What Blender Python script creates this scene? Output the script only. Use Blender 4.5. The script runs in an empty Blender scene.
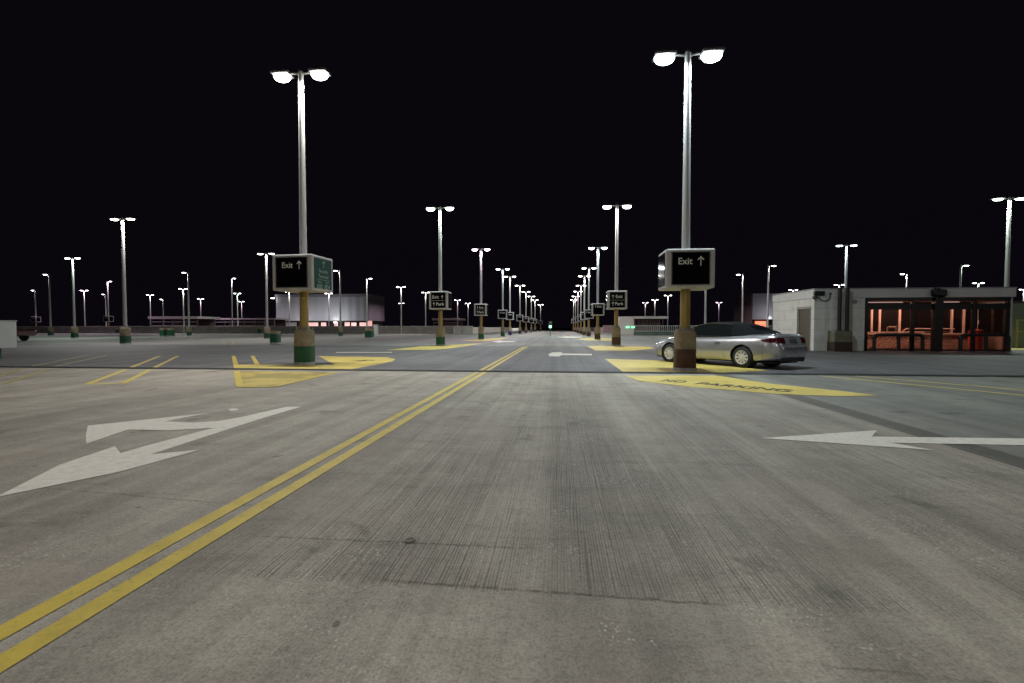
import bpy, bmesh, math, random
from mathutils import Vector, Matrix
from mathutils.bvhtree import BVHTree
R = math.radians
random.seed(7)
S = bpy.context.scene
C = S.collection

# ------------------------------------------------------------------ camera, sky, exposure
F = 470.0; HC = 1.15; YAW = math.atan(47 / F); PITCH = math.atan(14 / F)
cd = bpy.data.cameras.new('camera'); cam = bpy.data.objects.new('camera', cd); C.objects.link(cam)
cd.sensor_width = 36; cd.lens = 36 * F / 1024; cd.clip_start = 0.05; cd.clip_end = 3000
cam.location = (0, 0, HC); cam.rotation_euler = (R(90) - PITCH, 0, YAW)
S.camera = cam
W = bpy.data.worlds.new('World'); S.world = W; W.use_nodes = True
bg = W.node_tree.nodes['Background']
sky = W.node_tree.nodes.new('ShaderNodeTexSky'); sky.sky_type = 'NISHITA'; sky.sun_disc = False
sky.sun_elevation = R(-5); sky.sun_rotation = R(200)
mixn = W.node_tree.nodes.new('ShaderNodeMixRGB'); mixn.blend_type = 'ADD'; mixn.inputs[0].default_value = 1
mixn.inputs[2].default_value = (0.052, 0.040, 0.072, 1)
W.node_tree.links.new(sky.outputs[0], mixn.inputs[1]); W.node_tree.links.new(mixn.outputs[0], bg.inputs[0])
bg.inputs[1].default_value = 0.05
S.view_settings.view_transform = 'Standard'; S.view_settings.look = 'None'
S.view_settings.exposure = 0.0; S.view_settings.gamma = 1.0
cy = S.cycles
cy.use_light_tree = True; cy.max_bounces = 5; cy.diffuse_bounces = 2; cy.glossy_bounces = 3
cy.transmission_bounces = 4; cy.sample_clamp_indirect = 4; cy.use_denoising = True; cy.caustics_reflective = False
LAMP_W = 375.0          # power of one lamp head

# ------------------------------------------------------------------ helpers
CM = cam.rotation_euler.to_matrix()
def ray(px, py): return CM @ Vector(((px - 512) / F, -(py - 341.5) / F, -1.0))
def at_z(px, py, z=0.0):
    d = ray(px, py); t = (z - HC) / d.z
    return Vector((d.x * t, d.y * t, z))
def at_y(px, Y, z=0.0):
    d = ray(px, 327.5); t = Y / d.y
    return Vector((d.x * t, Y, z))

def tag(o, label=None, cat=None, group=None, kind=None):
    if label: o['label'] = label
    if cat: o['category'] = cat
    if group: o['group'] = group
    if kind: o['kind'] = kind
    return o
def empty(name, loc=(0, 0, 0), rz=0.0, label=None, cat=None, group=None):
    o = bpy.data.objects.new(name, None); C.objects.link(o)
    o.location = loc; o.rotation_euler = (0, 0, rz); o.empty_display_size = 0.2
    return tag(o, label, cat, group)
def put(name, me, parent=None, loc=None, rot=None):
    o = bpy.data.objects.new(name, me); C.objects.link(o)
    if parent: o.parent = parent
    if loc is not None: o.location = loc
    if rot is not None: o.rotation_euler = rot
    return o

class MB:
    def __init__(s): s.v = []; s.f = []
    def add(s, vs, fs):
        n = len(s.v); s.v += [tuple(v) for v in vs]; s.f += [tuple(i + n for i in f) for f in fs]; return s
    def box(s, x0, x1, y0, y1, z0, z1):
        vs = [(x0,y0,z0),(x1,y0,z0),(x1,y1,z0),(x0,y1,z0),(x0,y0,z1),(x1,y0,z1),(x1,y1,z1),(x0,y1,z1)]
        return s.add(vs, [(0,3,2,1),(4,5,6,7),(0,1,5,4),(1,2,6,5),(2,3,7,6),(3,0,4,7)])
    def tube(s, p0, p1, r0, r1=None, n=16, cap=True):
        p0 = Vector(p0); p1 = Vector(p1); r1 = r0 if r1 is None else r1
        d = (p1 - p0).normalized(); a = d.orthogonal().normalized(); b = d.cross(a)
        vs = []
        for p, r in ((p0, r0), (p1, r1)):
            for i in range(n):
                t = 2 * math.pi * i / n; vs.append(p + a * math.cos(t) * r + b * math.sin(t) * r)
        fs = [(i, (i + 1) % n, n + (i + 1) % n, n + i) for i in range(n)]
        if cap: fs += [tuple(range(n - 1, -1, -1)), tuple(range(n, 2 * n))]
        return s.add(vs, fs)
    def path(s, pts, r, n=10):
        pts = [Vector(p) for p in pts]; m = len(pts); vs = []
        a = None
        for i, p in enumerate(pts):
            d = (pts[min(i + 1, m - 1)] - pts[max(i - 1, 0)]).normalized()
            if a is None: a = d.orthogonal().normalized()
            a = (a - d * a.dot(d)).normalized(); b = d.cross(a)
            for k in range(n):
                t = 2 * math.pi * k / n; vs.append(p + a * math.cos(t) * r + b * math.sin(t) * r)
        fs = []
        for i in range(m - 1):
            for k in range(n):
                k2 = (k + 1) % n; fs.append((i*n+k, i*n+k2, (i+1)*n+k2, (i+1)*n+k))
        fs += [tuple(range(n - 1, -1, -1)), tuple(range((m-1)*n, m*n))]
        return s.add(vs, fs)
    def lathe(s, prof, n=32, axis='Z', cen=(0, 0, 0)):
        vs = []; m = len(prof)
        for i in range(n):
            t = 2 * math.pi * i / n
            for r, h in prof:
                if axis == 'Z': vs.append((cen[0] + r*math.cos(t), cen[1] + r*math.sin(t), cen[2] + h))
                else: vs.append((cen[0] + r*math.cos(t), cen[1] + h, cen[2] + r*math.sin(t)))
        fs = [(i*m+j, ((i+1) % n)*m+j, ((i+1) % n)*m+j+1, i*m+j+1) for i in range(n) for j in range(m-1)]
        return s.add(vs, fs)
    def prism(s, pts, z0, z1):
        n = len(pts); vs = [(p[0], p[1], z0) for p in pts] + [(p[0], p[1], z1) for p in pts]
        fs = [tuple(range(n - 1, -1, -1)), tuple(range(n, 2*n))] + [(i, (i+1) % n, n+(i+1) % n, n+i) for i in range(n)]
        return s.add(vs, fs)
    def rings(s, rs):
        n = len(rs[0]); vs = [p for r in rs for p in r]; fs = []
        for k in range(len(rs) - 1):
            for i in range(n): j = (i+1) % n; fs.append((k*n+i, k*n+j, (k+1)*n+j, (k+1)*n+i))
        fs += [tuple(range(n-1, -1, -1)), tuple(range((len(rs)-1)*n, len(rs)*n))]
        return s.add(vs, fs)
    def mesh(s, name, mat, smooth=False, bevel=0.0, ang=40):
        me = bpy.data.meshes.new(name); me.from_pydata(s.v, [], s.f)
        bm = bmesh.new(); bm.from_mesh(me)
        if bevel > 0:
            es = [e for e in bm.edges if len(e.link_faces) == 2 and e.calc_face_angle(0) > R(30)]
            bmesh.ops.bevel(bm, geom=es, offset=bevel, segments=2, affect='EDGES', profile=0.5, clamp_overlap=True)
        bmesh.ops.recalc_face_normals(bm, faces=bm.faces)
        for e in bm.edges:
            if len(e.link_faces) == 2 and e.calc_face_angle(0) > R(ang): e.smooth = False
        if smooth:
            for f in bm.faces: f.smooth = True
        bm.to_mesh(me); bm.free(); me.materials.append(mat); return me
    def obj(s, name, mat, parent=None, smooth=False, bevel=0.0, ang=40, loc=None, rot=None):
        return put(name, s.mesh(name, mat, smooth, bevel, ang), parent, loc, rot)

# ------------------------------------------------------------------ materials
MATS = {}
def mat(name, col, rough=0.6, metal=0.0, noise=0.0, nscale=8.0, bump=0.0, coat=0.0, spec=0.5, dirt=None, streak=False):
    if name in MATS: return MATS[name]
    m = bpy.data.materials.new(name); m.use_nodes = True; N = m.node_tree.nodes; L = m.node_tree.links
    b = N['Principled BSDF']; b.inputs['Roughness'].default_value = rough; b.inputs['Metallic'].default_value = metal
    b.inputs['Coat Weight'].default_value = coat; b.inputs['Specular IOR Level'].default_value = spec
    b.inputs['Base Color'].default_value = (*col, 1)
    if noise > 0 or dirt:
        tc = N.new('ShaderNodeTexCoord'); nz = N.new('ShaderNodeTexNoise')
        nz.inputs['Scale'].default_value = nscale; nz.inputs['Detail'].default_value = 6; nz.inputs['Roughness'].default_value = 0.65
        src = tc.outputs['Object']
        if streak:
            mp = N.new('ShaderNodeMapping'); mp.inputs['Scale'].default_value = (1, 1, 0.15); L.new(src, mp.inputs[0]); src = mp.outputs[0]
        L.new(src, nz.inputs['Vector'])
        rp = N.new('ShaderNodeValToRGB'); rp.color_ramp.elements[0].position = 0.32; rp.color_ramp.elements[1].position = 0.68
        lo = dirt if dirt else tuple(c * (1 - noise) for c in col)
        rp.color_ramp.elements[0].color = (*lo, 1); rp.color_ramp.elements[1].color = (*[min(1, c * (1 + noise * 0.5)) for c in col], 1)
        L.new(nz.outputs['Fac'], rp.inputs[0]); L.new(rp.outputs[0], b.inputs['Base Color'])
        if bump > 0:
            bp = N.new('ShaderNodeBump'); bp.inputs['Strength'].default_value = bump; bp.inputs['Distance'].default_value = 0.01
            L.new(nz.outputs['Fac'], bp.inputs['Height']); L.new(bp.outputs[0], b.inputs['Normal'])
    MATS[name] = m; return m
def emit(name, col, st, base=(0.8, 0.8, 0.8)):
    if name in MATS: return MATS[name]
    m = mat(name, base, 0.3); b = m.node_tree.nodes['Principled BSDF']
    b.inputs['Emission Color'].default_value = (*col, 1); b.inputs['Emission Strength'].default_value = st
    return m

def concrete(name, c1, c2, groove=0.0, seam=False, spot=0.0, tone=None):
    """poured deck slab: mottled, broomed parallel to the lane, aggregate showing, stains"""
    m = bpy.data.materials.new(name); m.use_nodes = True; N = m.node_tree.nodes; L = m.node_tree.links
    b = N['Principled BSDF']; b.inputs['Roughness'].default_value = 0.72; b.inputs['Specular IOR Level'].default_value = 0.35
    tc = N.new('ShaderNodeTexCoord'); P = tc.outputs['Object']
    def noise(scale, det=6, rough=0.6, vec=P, dist=0.0):
        n = N.new('ShaderNodeTexNoise'); n.inputs['Scale'].default_value = scale; n.inputs['Detail'].default_value = det
        n.inputs['Roughness'].default_value = rough; n.inputs['Distortion'].default_value = dist; L.new(vec, n.inputs['Vector']); return n.outputs['Fac']
    def mapv(sc):
        n = N.new('ShaderNodeMapping'); n.inputs['Scale'].default_value = sc; L.new(P, n.inputs[0]); return n.outputs[0]
    def math_(op, a, bb=None, c=None):
        n = N.new('ShaderNodeMath'); n.operation = op
        for i, x in enumerate((a, bb, c)):
            if x is None: continue
            if isinstance(x, (int, float)): n.inputs[i].default_value = x
            else: L.new(x, n.inputs[i])
        return n.outputs[0]
    def rng(x, a0, a1, b0, b1, smooth=True):
        n = N.new('ShaderNodeMapRange'); n.interpolation_type = 'SMOOTHSTEP' if smooth else 'LINEAR'
        for k, v in zip(('From Min', 'From Max', 'To Min', 'To Max'), (a0, a1, b0, b1)):
            n.inputs[k].default_value = v
        L.new(x, n.inputs['Value']); return n.outputs[0]
    def mul(col, fac, dark):   # multiply colour towards dark by fac
        n = N.new('ShaderNodeMixRGB'); n.blend_type = 'MULTIPLY'; L.new(fac, n.inputs[0]); L.new(col, n.inputs[1])
        n.inputs[2].default_value = (*dark, 1); return n.outputs[0]
    def mixc(col, fac, c):
        n = N.new('ShaderNodeMixRGB'); L.new(fac, n.inputs[0]); L.new(col, n.inputs[1]); n.inputs[2].default_value = (*c, 1); return n.outputs[0]
    sep = N.new('ShaderNodeSeparateXYZ'); L.new(P, sep.inputs[0]); X = sep.outputs[0]; Y = sep.outputs[1]
    big = noise(0.35, 5, 0.6, dist=0.6)
    base = N.new('ShaderNodeMixRGB'); base.inputs[1].default_value = (*c1, 1); base.inputs[2].default_value = (*c2, 1)
    L.new(rng(big, 0.32, 0.68, 0, 1), base.inputs[0]); col = base.outputs[0]
    # broad wheel tracks and trowel bands along the lane
    band = noise(1.0, 3, 0.5, mapv((1.9, 0.05, 1)), 0.3)
    col = mul(col, rng(band, 0.36, 0.60, 0.6, 0.0), (0.62, 0.615, 0.61))
    band2 = noise(1.0, 4, 0.6, mapv((6.5, 0.10, 1)), 0.2)
    col = mul(col, rng(band2, 0.40, 0.60, 0.5, 0.0), (0.74, 0.74, 0.735))
    mid = noise(2.2, 8, 0.7)
    col = mul(col, rng(mid, 0.35, 0.6, 0.6, 0.0), (0.72, 0.71, 0.70))
    cross = noise(1.3, 6, 0.7, mapv((0.5, 2.2, 1)), 1.0)
    col = mul(col, rng(cross, 0.50, 0.70, 0.0, 0.6), (0.68, 0.68, 0.68))
    fine = noise(75, 5, 0.85)
    col = mul(col, rng(fine, 0.34, 0.58, 1.0, 0.0), (0.58, 0.575, 0.57))
    gr2 = noise(26, 5, 0.8)
    col = mul(col, rng(gr2, 0.40, 0.52, 0.45, 0.0), (0.62, 0.62, 0.62))
    h = math_('MULTIPLY', fine, 0.25)
    if groove > 0:
        g1 = noise(1.0, 2, 0.55, mapv((70, 0.35, 1)))
        g2 = noise(1.0, 2, 0.5, mapv((150, 1.2, 1)))
        warp = math_('MULTIPLY', noise(1.0, 3, 0.6, mapv((9, 0.4, 1))), 30.0)
        sn = math_('SINE', math_('ADD', math_('MULTIPLY', X, 400.0), warp))
        line_ = rng(sn, 0.05, 0.85, 0.0, 1.0)
        g = math_('ADD', math_('MULTIPLY', g1, 0.6), math_('MULTIPLY', g2, 0.4))
        gl = math_('ADD', math_('MULTIPLY', line_, rng(g, 0.38, 0.62, 1.0, 0.45)), math_('MULTIPLY', rng(g, 0.40, 0.6, 1.0, 0.0), 0.25))
        # where the broom marks are strong: middle of the lane, beyond the construction seam
        wob = math_('MULTIPLY', math_('SUBTRACT', noise(2.5, 4, 0.6), 0.5), 0.5)
        mx = math_('MULTIPLY', rng(math_('ADD', X, wob), -2.6, -0.9, 0.2, 1), rng(math_('ADD', X, wob), 3.0, 4.1, 1, 0.2))
        my = rng(math_('ADD', Y, math_('MULTIPLY', wob, 0.08)), 1.98, 2.03, 0.18, 1)
        my2 = rng(Y, 4.0, 12.0, 1.0, 0.35)
        patch = rng(noise(0.8, 3, 0.5, mapv((1.6, 0.3, 1))), 0.34, 0.6, 0.25, 1)
        gm = math_('MULTIPLY', math_('MULTIPLY', mx, my), math_('MULTIPLY', my2, patch))
        gs = math_('MULTIPLY', math_('MULTIPLY', gl, gm), groove)
        col = mul(col, gs, (0.44, 0.435, 0.43))
        h = math_('SUBTRACT', h, math_('MULTIPLY', gs, 0.9))
    if seam:
        nz = math_('MULTIPLY', math_('SUBTRACT', noise(13, 8, 0.85), 0.5), 0.085)
        for (yc, x0, x1, wd, slope, st) in ((2.015, -0.95, 0.72, 0.009, -0.03, 0.75), (2.41, -1.75, -0.1, 0.007, 0.0, 0.75), (2.62, -3.9, -1.7, 0.006, -0.1, 0.5), (1.72, 0.7, 3.0, 0.006, -0.06, 0.4)):
            yy = math_('ABSOLUTE', math_('ADD', math_('SUBTRACT', math_('SUBTRACT', Y, yc), math_('MULTIPLY', X, slope)), nz))
            line = rng(yy, wd * 0.4, wd * 1.6, 1, 0)
            k = math_('MULTIPLY', math_('MULTIPLY', rng(X, x0, x0 + 0.25, 0, 1), rng(X, x1 - 0.1, x1, 1, 0)), rng(noise(22, 6, 0.8), 0.4, 0.56, 0.15, 1))
            ls = math_('MULTIPLY', math_('MULTIPLY', line, k), st)
            col = mul(col, ls, (0.30, 0.29, 0.28)); h = math_('SUBTRACT', h, ls)
        # sealed smoother strip and the slab to its right
        # light aggregate chips
        vo = N.new('ShaderNodeTexVoronoi'); vo.inputs['Scale'].default_value = 48; L.new(P, vo.inputs['Vector'])
        chip = math_('MULTIPLY', rng(vo.outputs['Distance'], 0.20, 0.36, 1, 0), rng(noise(1.6, 4, 0.7), 0.50, 0.64, 0, 1))
        chip = math_('MULTIPLY', chip, rng(noise(31, 2, 0.5), 0.42, 0.52, 0, 1))
        col = mixc(col, math_('MULTIPLY', chip, 0.75), (0.55, 0.52, 0.48))
        red = rng(noise(0.9, 5, 0.6), 0.5, 0.72, 0, 0.35)
        col = mixc(col, red, (0.26, 0.205, 0.18))
    if spot > 0:
        st = math_('MULTIPLY', rng(noise(1.4, 4, 0.6, mapv((1, 1, 1)), 0.4), 0.61, 0.69, 0, 1), spot)
        col = mul(col, st, (0.35, 0.35, 0.36))
    if tone: col = mul(col, rng(X, tone[0], tone[0] + 0.05, 0, 1), tone[1])
    dots = rng(noise(5.0, 2, 0.5), 0.73, 0.76, 0, 0.7); col = mul(col, dots, (0.3, 0.3, 0.3))
    L.new(col, b.inputs['Base Color'])
    bp = N.new('ShaderNodeBump'); bp.inputs['Strength'].default_value = 0.55; bp.inputs['Distance'].default_value = 0.006
    L.new(h, bp.inputs['Height']); L.new(bp.outputs[0], b.inputs['Normal'])
    MATS[name] = m; return m

def paint(name, col, under, wear=0.5, scale=3.0, extra=None):
    """road paint: worn through to the slab in flecks, tyre dirt"""
    m = bpy.data.materials.new(name); m.use_nodes = True; N = m.node_tree.nodes; L = m.node_tree.links
    b = N['Principled BSDF']; b.inputs['Roughness'].default_value = 0.6; b.inputs['Specular IOR Level'].default_value = 0.35
    tc = N.new('ShaderNodeTexCoord')
    def nz(s, d=6, r=0.7):
        n = N.new('ShaderNodeTexNoise'); n.inputs['Scale'].default_value = s; n.inputs['Detail'].default_value = d; n.inputs['Roughness'].default_value = r
        L.new(tc.outputs['Object'], n.inputs['Vector']); return n.outputs['Fac']
    def ramp(x, a, c):
        n = N.new('ShaderNodeMapRange'); n.interpolation_type = 'SMOOTHSTEP'; n.inputs['From Min'].default_value = a; n.inputs['From Max'].default_value = c
        L.new(x, n.inputs['Value']); return n.outputs[0]
    m1 = N.new('ShaderNodeMixRGB'); m1.inputs[1].default_value = (*col, 1); m1.inputs[2].default_value = (*[c * 0.82 for c in col], 1)
    L.new(ramp(nz(scale), 0.4, 0.65), m1.inputs[0])
    m2 = N.new('ShaderNodeMixRGB'); m2.inputs[2].default_value = (*under, 1); L.new(m1.outputs[0], m2.inputs[1])
    L.new(ramp(nz(scale * 9, 8, 0.75), 0.68 - 0.13 * wear, 0.80 - 0.12 * wear), m2.inputs[0])
    out = m2.outputs[0]
    if extra:
        m3 = N.new('ShaderNodeMixRGB'); m3.inputs[2].default_value = (*extra, 1); L.new(out, m3.inputs[1])
        mm = N.new('ShaderNodeMath'); mm.operation = 'MULTIPLY'; mm.inputs[1].default_value = 0.85
        L.new(ramp(nz(0.9, 8, 0.75), 0.42, 0.56), mm.inputs[0]); L.new(mm.outputs[0], m3.inputs[0]); out = m3.outputs[0]
    L.new(out, b.inputs['Base Color']); MATS[name] = m; return m

# ------------------------------------------------------------------ setting
Y_J = 12.12                    # expansion joint across the deck
Y_S = 28.5                     # end of the darker coated strip
Y_P = 84.0                     # far parapet
XL, XR = -135.0, 75.0
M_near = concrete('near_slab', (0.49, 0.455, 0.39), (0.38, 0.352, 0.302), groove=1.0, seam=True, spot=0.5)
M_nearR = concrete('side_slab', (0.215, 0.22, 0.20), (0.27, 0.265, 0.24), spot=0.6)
M_band = concrete('coated_slab', (0.155, 0.155, 0.17), (0.20, 0.20, 0.215))
M_far = concrete('far_slab', (0.33, 0.33, 0.315), (0.26, 0.26, 0.25))
M_seal = concrete('sealed_strip', (0.12, 0.115, 0.10), (0.16, 0.15, 0.13))
M_out = mat('outer_ground', (0.045, 0.045, 0.045), 0.9, noise=0.4, nscale=0.05)

def sheet(name, x0, x1, y0, y1, z, m, kind='structure'):
    me = bpy.data.meshes.new(name); me.from_pydata([(x0,y0,z),(x1,y0,z),(x1,y1,z),(x0,y1,z)], [], [(0,1,2,3)]); me.materials.append(m)
    return tag(put(name, me), kind=kind)
sheet('ground', -2500, 2500, -2500, 2500, -0.25, M_out)
XS = 3.76
sheet('pavement', XL, XS, -45, Y_J, 0, M_near)
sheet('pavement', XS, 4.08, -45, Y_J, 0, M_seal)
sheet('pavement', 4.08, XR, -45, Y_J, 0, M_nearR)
sheet('road', XL, XR, Y_J, Y_S, 0, M_band)
sheet('pavement', XL, XR, Y_S, Y_P + 0.6, 0, M_far)
sheet('road', -19, 17, Y_P + 0.6, 300, 0, M_far)
# rubber expansion joint, a low hump in a metal nosing
j = MB(); prof = [(-0.17, 0.0), (-0.13, 0.018), (-0.04, 0.012), (0, 0.004), (0.04, 0.012), (0.13, 0.018), (0.17, 0.0)]
n = 60; vs = []; fs = []
for i in range(n + 1):
    x = XL + (XR - XL) * i / n
    for (dy, z) in prof: vs.append((x, Y_J + dy, z + 0.002))
for i in range(n):
    for k in range(len(prof) - 1): a = i * 7 + k; fs.append((a, a + 7, a + 8, a + 1))
j.add(vs, fs); tag(j.obj('expansion_joint', mat('joint_rubber', (0.018, 0.018, 0.018), 0.8, noise=0.3)), kind='structure')
j2 = MB(); j2.add([(XL, Y_S - 0.05, 0.004), (XR, Y_S - 0.05, 0.004), (XR, Y_S + 0.05, 0.004), (XL, Y_S + 0.05, 0.004)], [(0, 1, 2, 3)])
tag(j2.obj('expansion_joint', MATS['joint_rubber']), kind='structure')

# painted markings (world coordinates found once on the ground plane)
M_yel = paint('yellow_line', (0.56, 0.43, 0.075), (0.16, 0.13, 0.07), 0.9, 5)
M_yel2 = paint('yellow_island', (0.55, 0.435, 0.11), (0.20, 0.18, 0.13), 0.7, 1.2)
M_yelw = paint('yellow_worn', (0.52, 0.40, 0.09), (0.17, 0.15, 0.09), 1.0, 1.1, extra=(0.24, 0.20, 0.05))
M_faint = paint('yellow_faint', (0.33, 0.28, 0.10), (0.2, 0.19, 0.15), 1.2, 3)
M_wht = paint('white_marking', (0.70, 0.665, 0.60), (0.40, 0.38, 0.34), 0.25, 14)
M_blk = paint('black_marking', (0.035, 0.035, 0.03), (0.4, 0.32, 0.1), 0.9, 5)
def flat_poly(name, pts, z, m):
    from mathutils.geometry import tessellate_polygon
    v = [Vector((p[0], p[1], 0)) for p in pts]
    tr = tessellate_polygon([v]); me = bpy.data.meshes.new(name)
    me.from_pydata([(p.x, p.y, z) for p in v], [], [tuple(t) for t in tr]); me.materials.append(m)
    bm = bmesh.new(); bm.from_mesh(me)
    bmesh.ops.recalc_face_normals(bm, faces=bm.faces)
    for f in bm.faces:
        if f.normal.z < 0: f.normal_flip()
    bm.to_mesh(me); bm.free()
    return tag(put(name, me), kind='structure')
def gp(pts): return [at_z(x, y) for x, y in pts]
def line(name, a, b, w, m, z=0.004, cut=True):
    a = Vector((a[0], a[1], 0)); b = Vector((b[0], b[1], 0)); d = (b - a).normalized(); nrm = Vector((-d.y, d.x, 0)) * w / 2
    return flat_poly(name, [a - nrm, b - nrm, b + nrm, a + nrm], z, m)
for xc in (-2.085, -1.895):
    line('centre_line', (xc, -45), (xc, Y_J - 0.18), 0.105, M_yel)
    line('centre_line', (xc, Y_J + 0.18), (xc, 28.2), 0.105, M_yel)
arrowL = [(-10, 499), (0, 495.5), (60, 465), (115, 446.5), (120.5, 453.4), (148, 445.5), (213.4, 428.3), (169.5, 430.7), (128.7, 429.8), (86.3, 444), (85.5, 436), (87.8, 425.9),
          (208.9, 413.2), (165, 421.6), (193.8, 422.9), (218, 421.3), (239.2, 417.7), (286.1, 407.1), (301.9, 406.8), (263.4, 418.3), (151.4, 454.6), (200.4, 450.1), (120, 472)]
flat_poly('arrow_marking', gp(arrowL), 0.004, M_wht)
flat_poly('arrow_marking', gp([(228, 409.6), (233, 408.4), (239, 409.2), (236, 410.8), (231, 411.2)]), 0.004, M_wht)
arrowR = [(760.8, 438.4), (877.3, 430.5), (871.7, 436.9), (1024, 438.8), (1100, 439.6), (1100, 447.5), (1024, 445.6), (891.1, 443), (935.5, 450.7), (823, 442.6)]
flat_poly('arrow_marking', gp(arrowR), 0.004, M_wht)
flat_poly('arrow_marking', gp([(548, 354.6), (552, 352.6), (561, 352.2), (563, 353.6), (576, 353.8), (592, 354.0), (592, 355.4), (576, 355.2), (562, 355.2), (559, 356.6), (550, 356.4)]), 0.006, M_wht)
flat_poly('arrow_marking', gp([(492, 341.4), (500, 340.4), (503, 341), (515, 341.2), (515, 342), (503, 342.2), (499, 342.8)]), 0.006, M_wht)
flat_poly('arrow_marking', gp([(556, 337.2), (566, 336.6), (582, 336.9), (582, 337.4), (566, 337.7)]), 0.006, M_wht)
flat_poly('arrow_marking', gp([(336, 352.2), (392, 352.2), (392, 352.8), (336, 352.8)]), 0.006, M_wht)
# right island, in two pieces either side of the joint
flat_poly('island_marking', gp([(625, 375.9), (638, 381), (686.7, 386.9), (777.5, 394.2), (836, 396.5), (878.6, 395.9), (842, 391.3), (771.7, 384), (722, 376.6), (716, 375.9)]), 0.006, M_yel2)
flat_poly('island_marking', gp([(604.6, 359), (660, 360.6), (700, 363.6), (745, 367.6), (768, 371), (724, 372.6), (623.7, 372.5)]), 0.006, M_yel2)
# left island
flat_poly('island_marking', gp([(236.2, 371.2), (239.4, 387.2), (273.5, 387.2), (335, 372.6)]), 0.006, M_yelw)
flat_poly('island_marking', gp([(235.0, 364.8), (236, 369.3), (347, 370.4), (391.9, 361.7), (395.6, 359.2), (386, 357.2), (318.6, 356.3), (335, 365.0)]), 0.006, M_yel2)
line('bay_line', at_z(233.5, 356), at_z(237.0, 369.3), 0.13, M_yel, 0.009)
line('bay_line', at_z(236.6, 371.2), at_z(239.5, 387), 0.13, M_yel, 0.009)
line('bay_line', at_z(252.3, 356), at_z(257.5, 365), 0.13, M_yel, 0.009)
line('bay_line', at_z(239, 387.2), at_z(274, 387.2), 0.12, M_yel, 0.009)
line('bay_line', at_z(273, 387.2), at_z(336, 372.5), 0.12, M_yel, 0.009)
# bay lines on the left
for a, b_, c_, d_ in (((88, 384), (126, 369.6), (129, 368.3), (160, 356)), ((122, 384), (150, 369.8), (153, 368.4), (178, 356))):
    line('bay_line', at_z(*a), at_z(*b_), 0.12, M_yel); line('bay_line', at_z(*c_), at_z(*d_), 0.12, M_yel)
line('bay_line', at_z(88, 384), at_z(123, 384), 0.12, M_yel)
for a, b_ in (((-40, 388), (22, 369)), ((27, 367.4), (88, 355)), ((5, 384), (47, 369.3)), ((50, 367.6), (107, 355.2))):
    line('bay_line', at_z(*a), at_z(*b_), 0.10, M_faint)
for a, b_ in (((820, 375.9), (1060, 399)), ((855, 376), (1060, 393.5)), ((985, 376.8), (1080, 381.5))):
    line('bay_line', at_z(*a), at_z(*b_), 0.10, M_faint if a[0] > 900 else M_yel)
for a, b_ in (((225, 345), (223.5, 341)), ((232, 345), (233.5, 341))):
    line('bay_line', at_z(*a), at_z(*b_), 0.12, M_faint)
# farther islands of the two sign rows
flat_poly('island_marking', gp([(385, 350.2), (420, 346.6), (440, 345.6), (483, 343.2), (468, 346), (446, 349), (430, 350)]), 0.006, M_yel2)
flat_poly('island_marking', gp([(460, 341.2), (480, 339), (512, 337.4), (500, 339.6), (488, 341)]), 0.006, M_yel2)
flat_poly('island_marking', gp([(587, 346.3), (600, 345.6), (650, 347), (655, 348.6), (632, 350.8), (596, 350.6)]), 0.006, M_yel2)
flat_poly('island_marking', gp([(577, 339), (590, 337.6), (622, 338.6), (612, 340.6), (586, 340.6)]), 0.006, M_yel2)
flat_poly('island_marking', gp([(1000, 347), (1060, 347), (1060, 349.8), (1008, 349.8)]), 0.006, M_yel2)

def text_mesh(txt, size, m, depth=0.0, align='CENTER'):
    cu = bpy.data.curves.new('lettering', 'FONT'); cu.body = txt; cu.size = size; cu.align_x = align; cu.align_y = 'CENTER'
    cu.extrude = depth; cu.offset = size * 0.012
    o = bpy.data.objects.new('lettering', cu); C.objects.link(o)
    dg = bpy.context.evaluated_depsgraph_get(); dg.update()
    me = bpy.data.meshes.new_from_object(o.evaluated_get(dg)); bpy.data.objects.remove(o); bpy.data.curves.remove(cu)
    me.name = 'lettering'; me.materials.clear(); me.materials.append(m); return me
def ground_text(txt, a, b, hgt, m, z=0.011):
    me = text_mesh(txt, 1.0, m, 0, 'LEFT')
    xs = [v.co.x for v in me.vertices]; ys = [v.co.y for v in me.vertices]
    w = max(xs) - min(xs); hh = max(ys) - min(ys); L_ = (b - a).length
    for v in me.vertices: v.co.x = (v.co.x - min(xs)) / w * L_; v.co.y = (v.co.y - min(ys)) / hh * hgt; v.co.z = 0
    d = b - a; o = put('road_lettering', me, None, (a.x, a.y, z), (0, 0, math.atan2(d.y, d.x))); return tag(o, kind='structure')
ground_text('NO', at_z(660, 381.6), at_z(683, 383.2), 0.42, M_blk)
ground_text('PARKING', at_z(694, 384.4), at_z(788, 392.6), 0.42, M_blk)
ground_text('NO', at_z(360, 361.6), at_z(377, 360.4), 0.5, M_blk)

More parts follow.
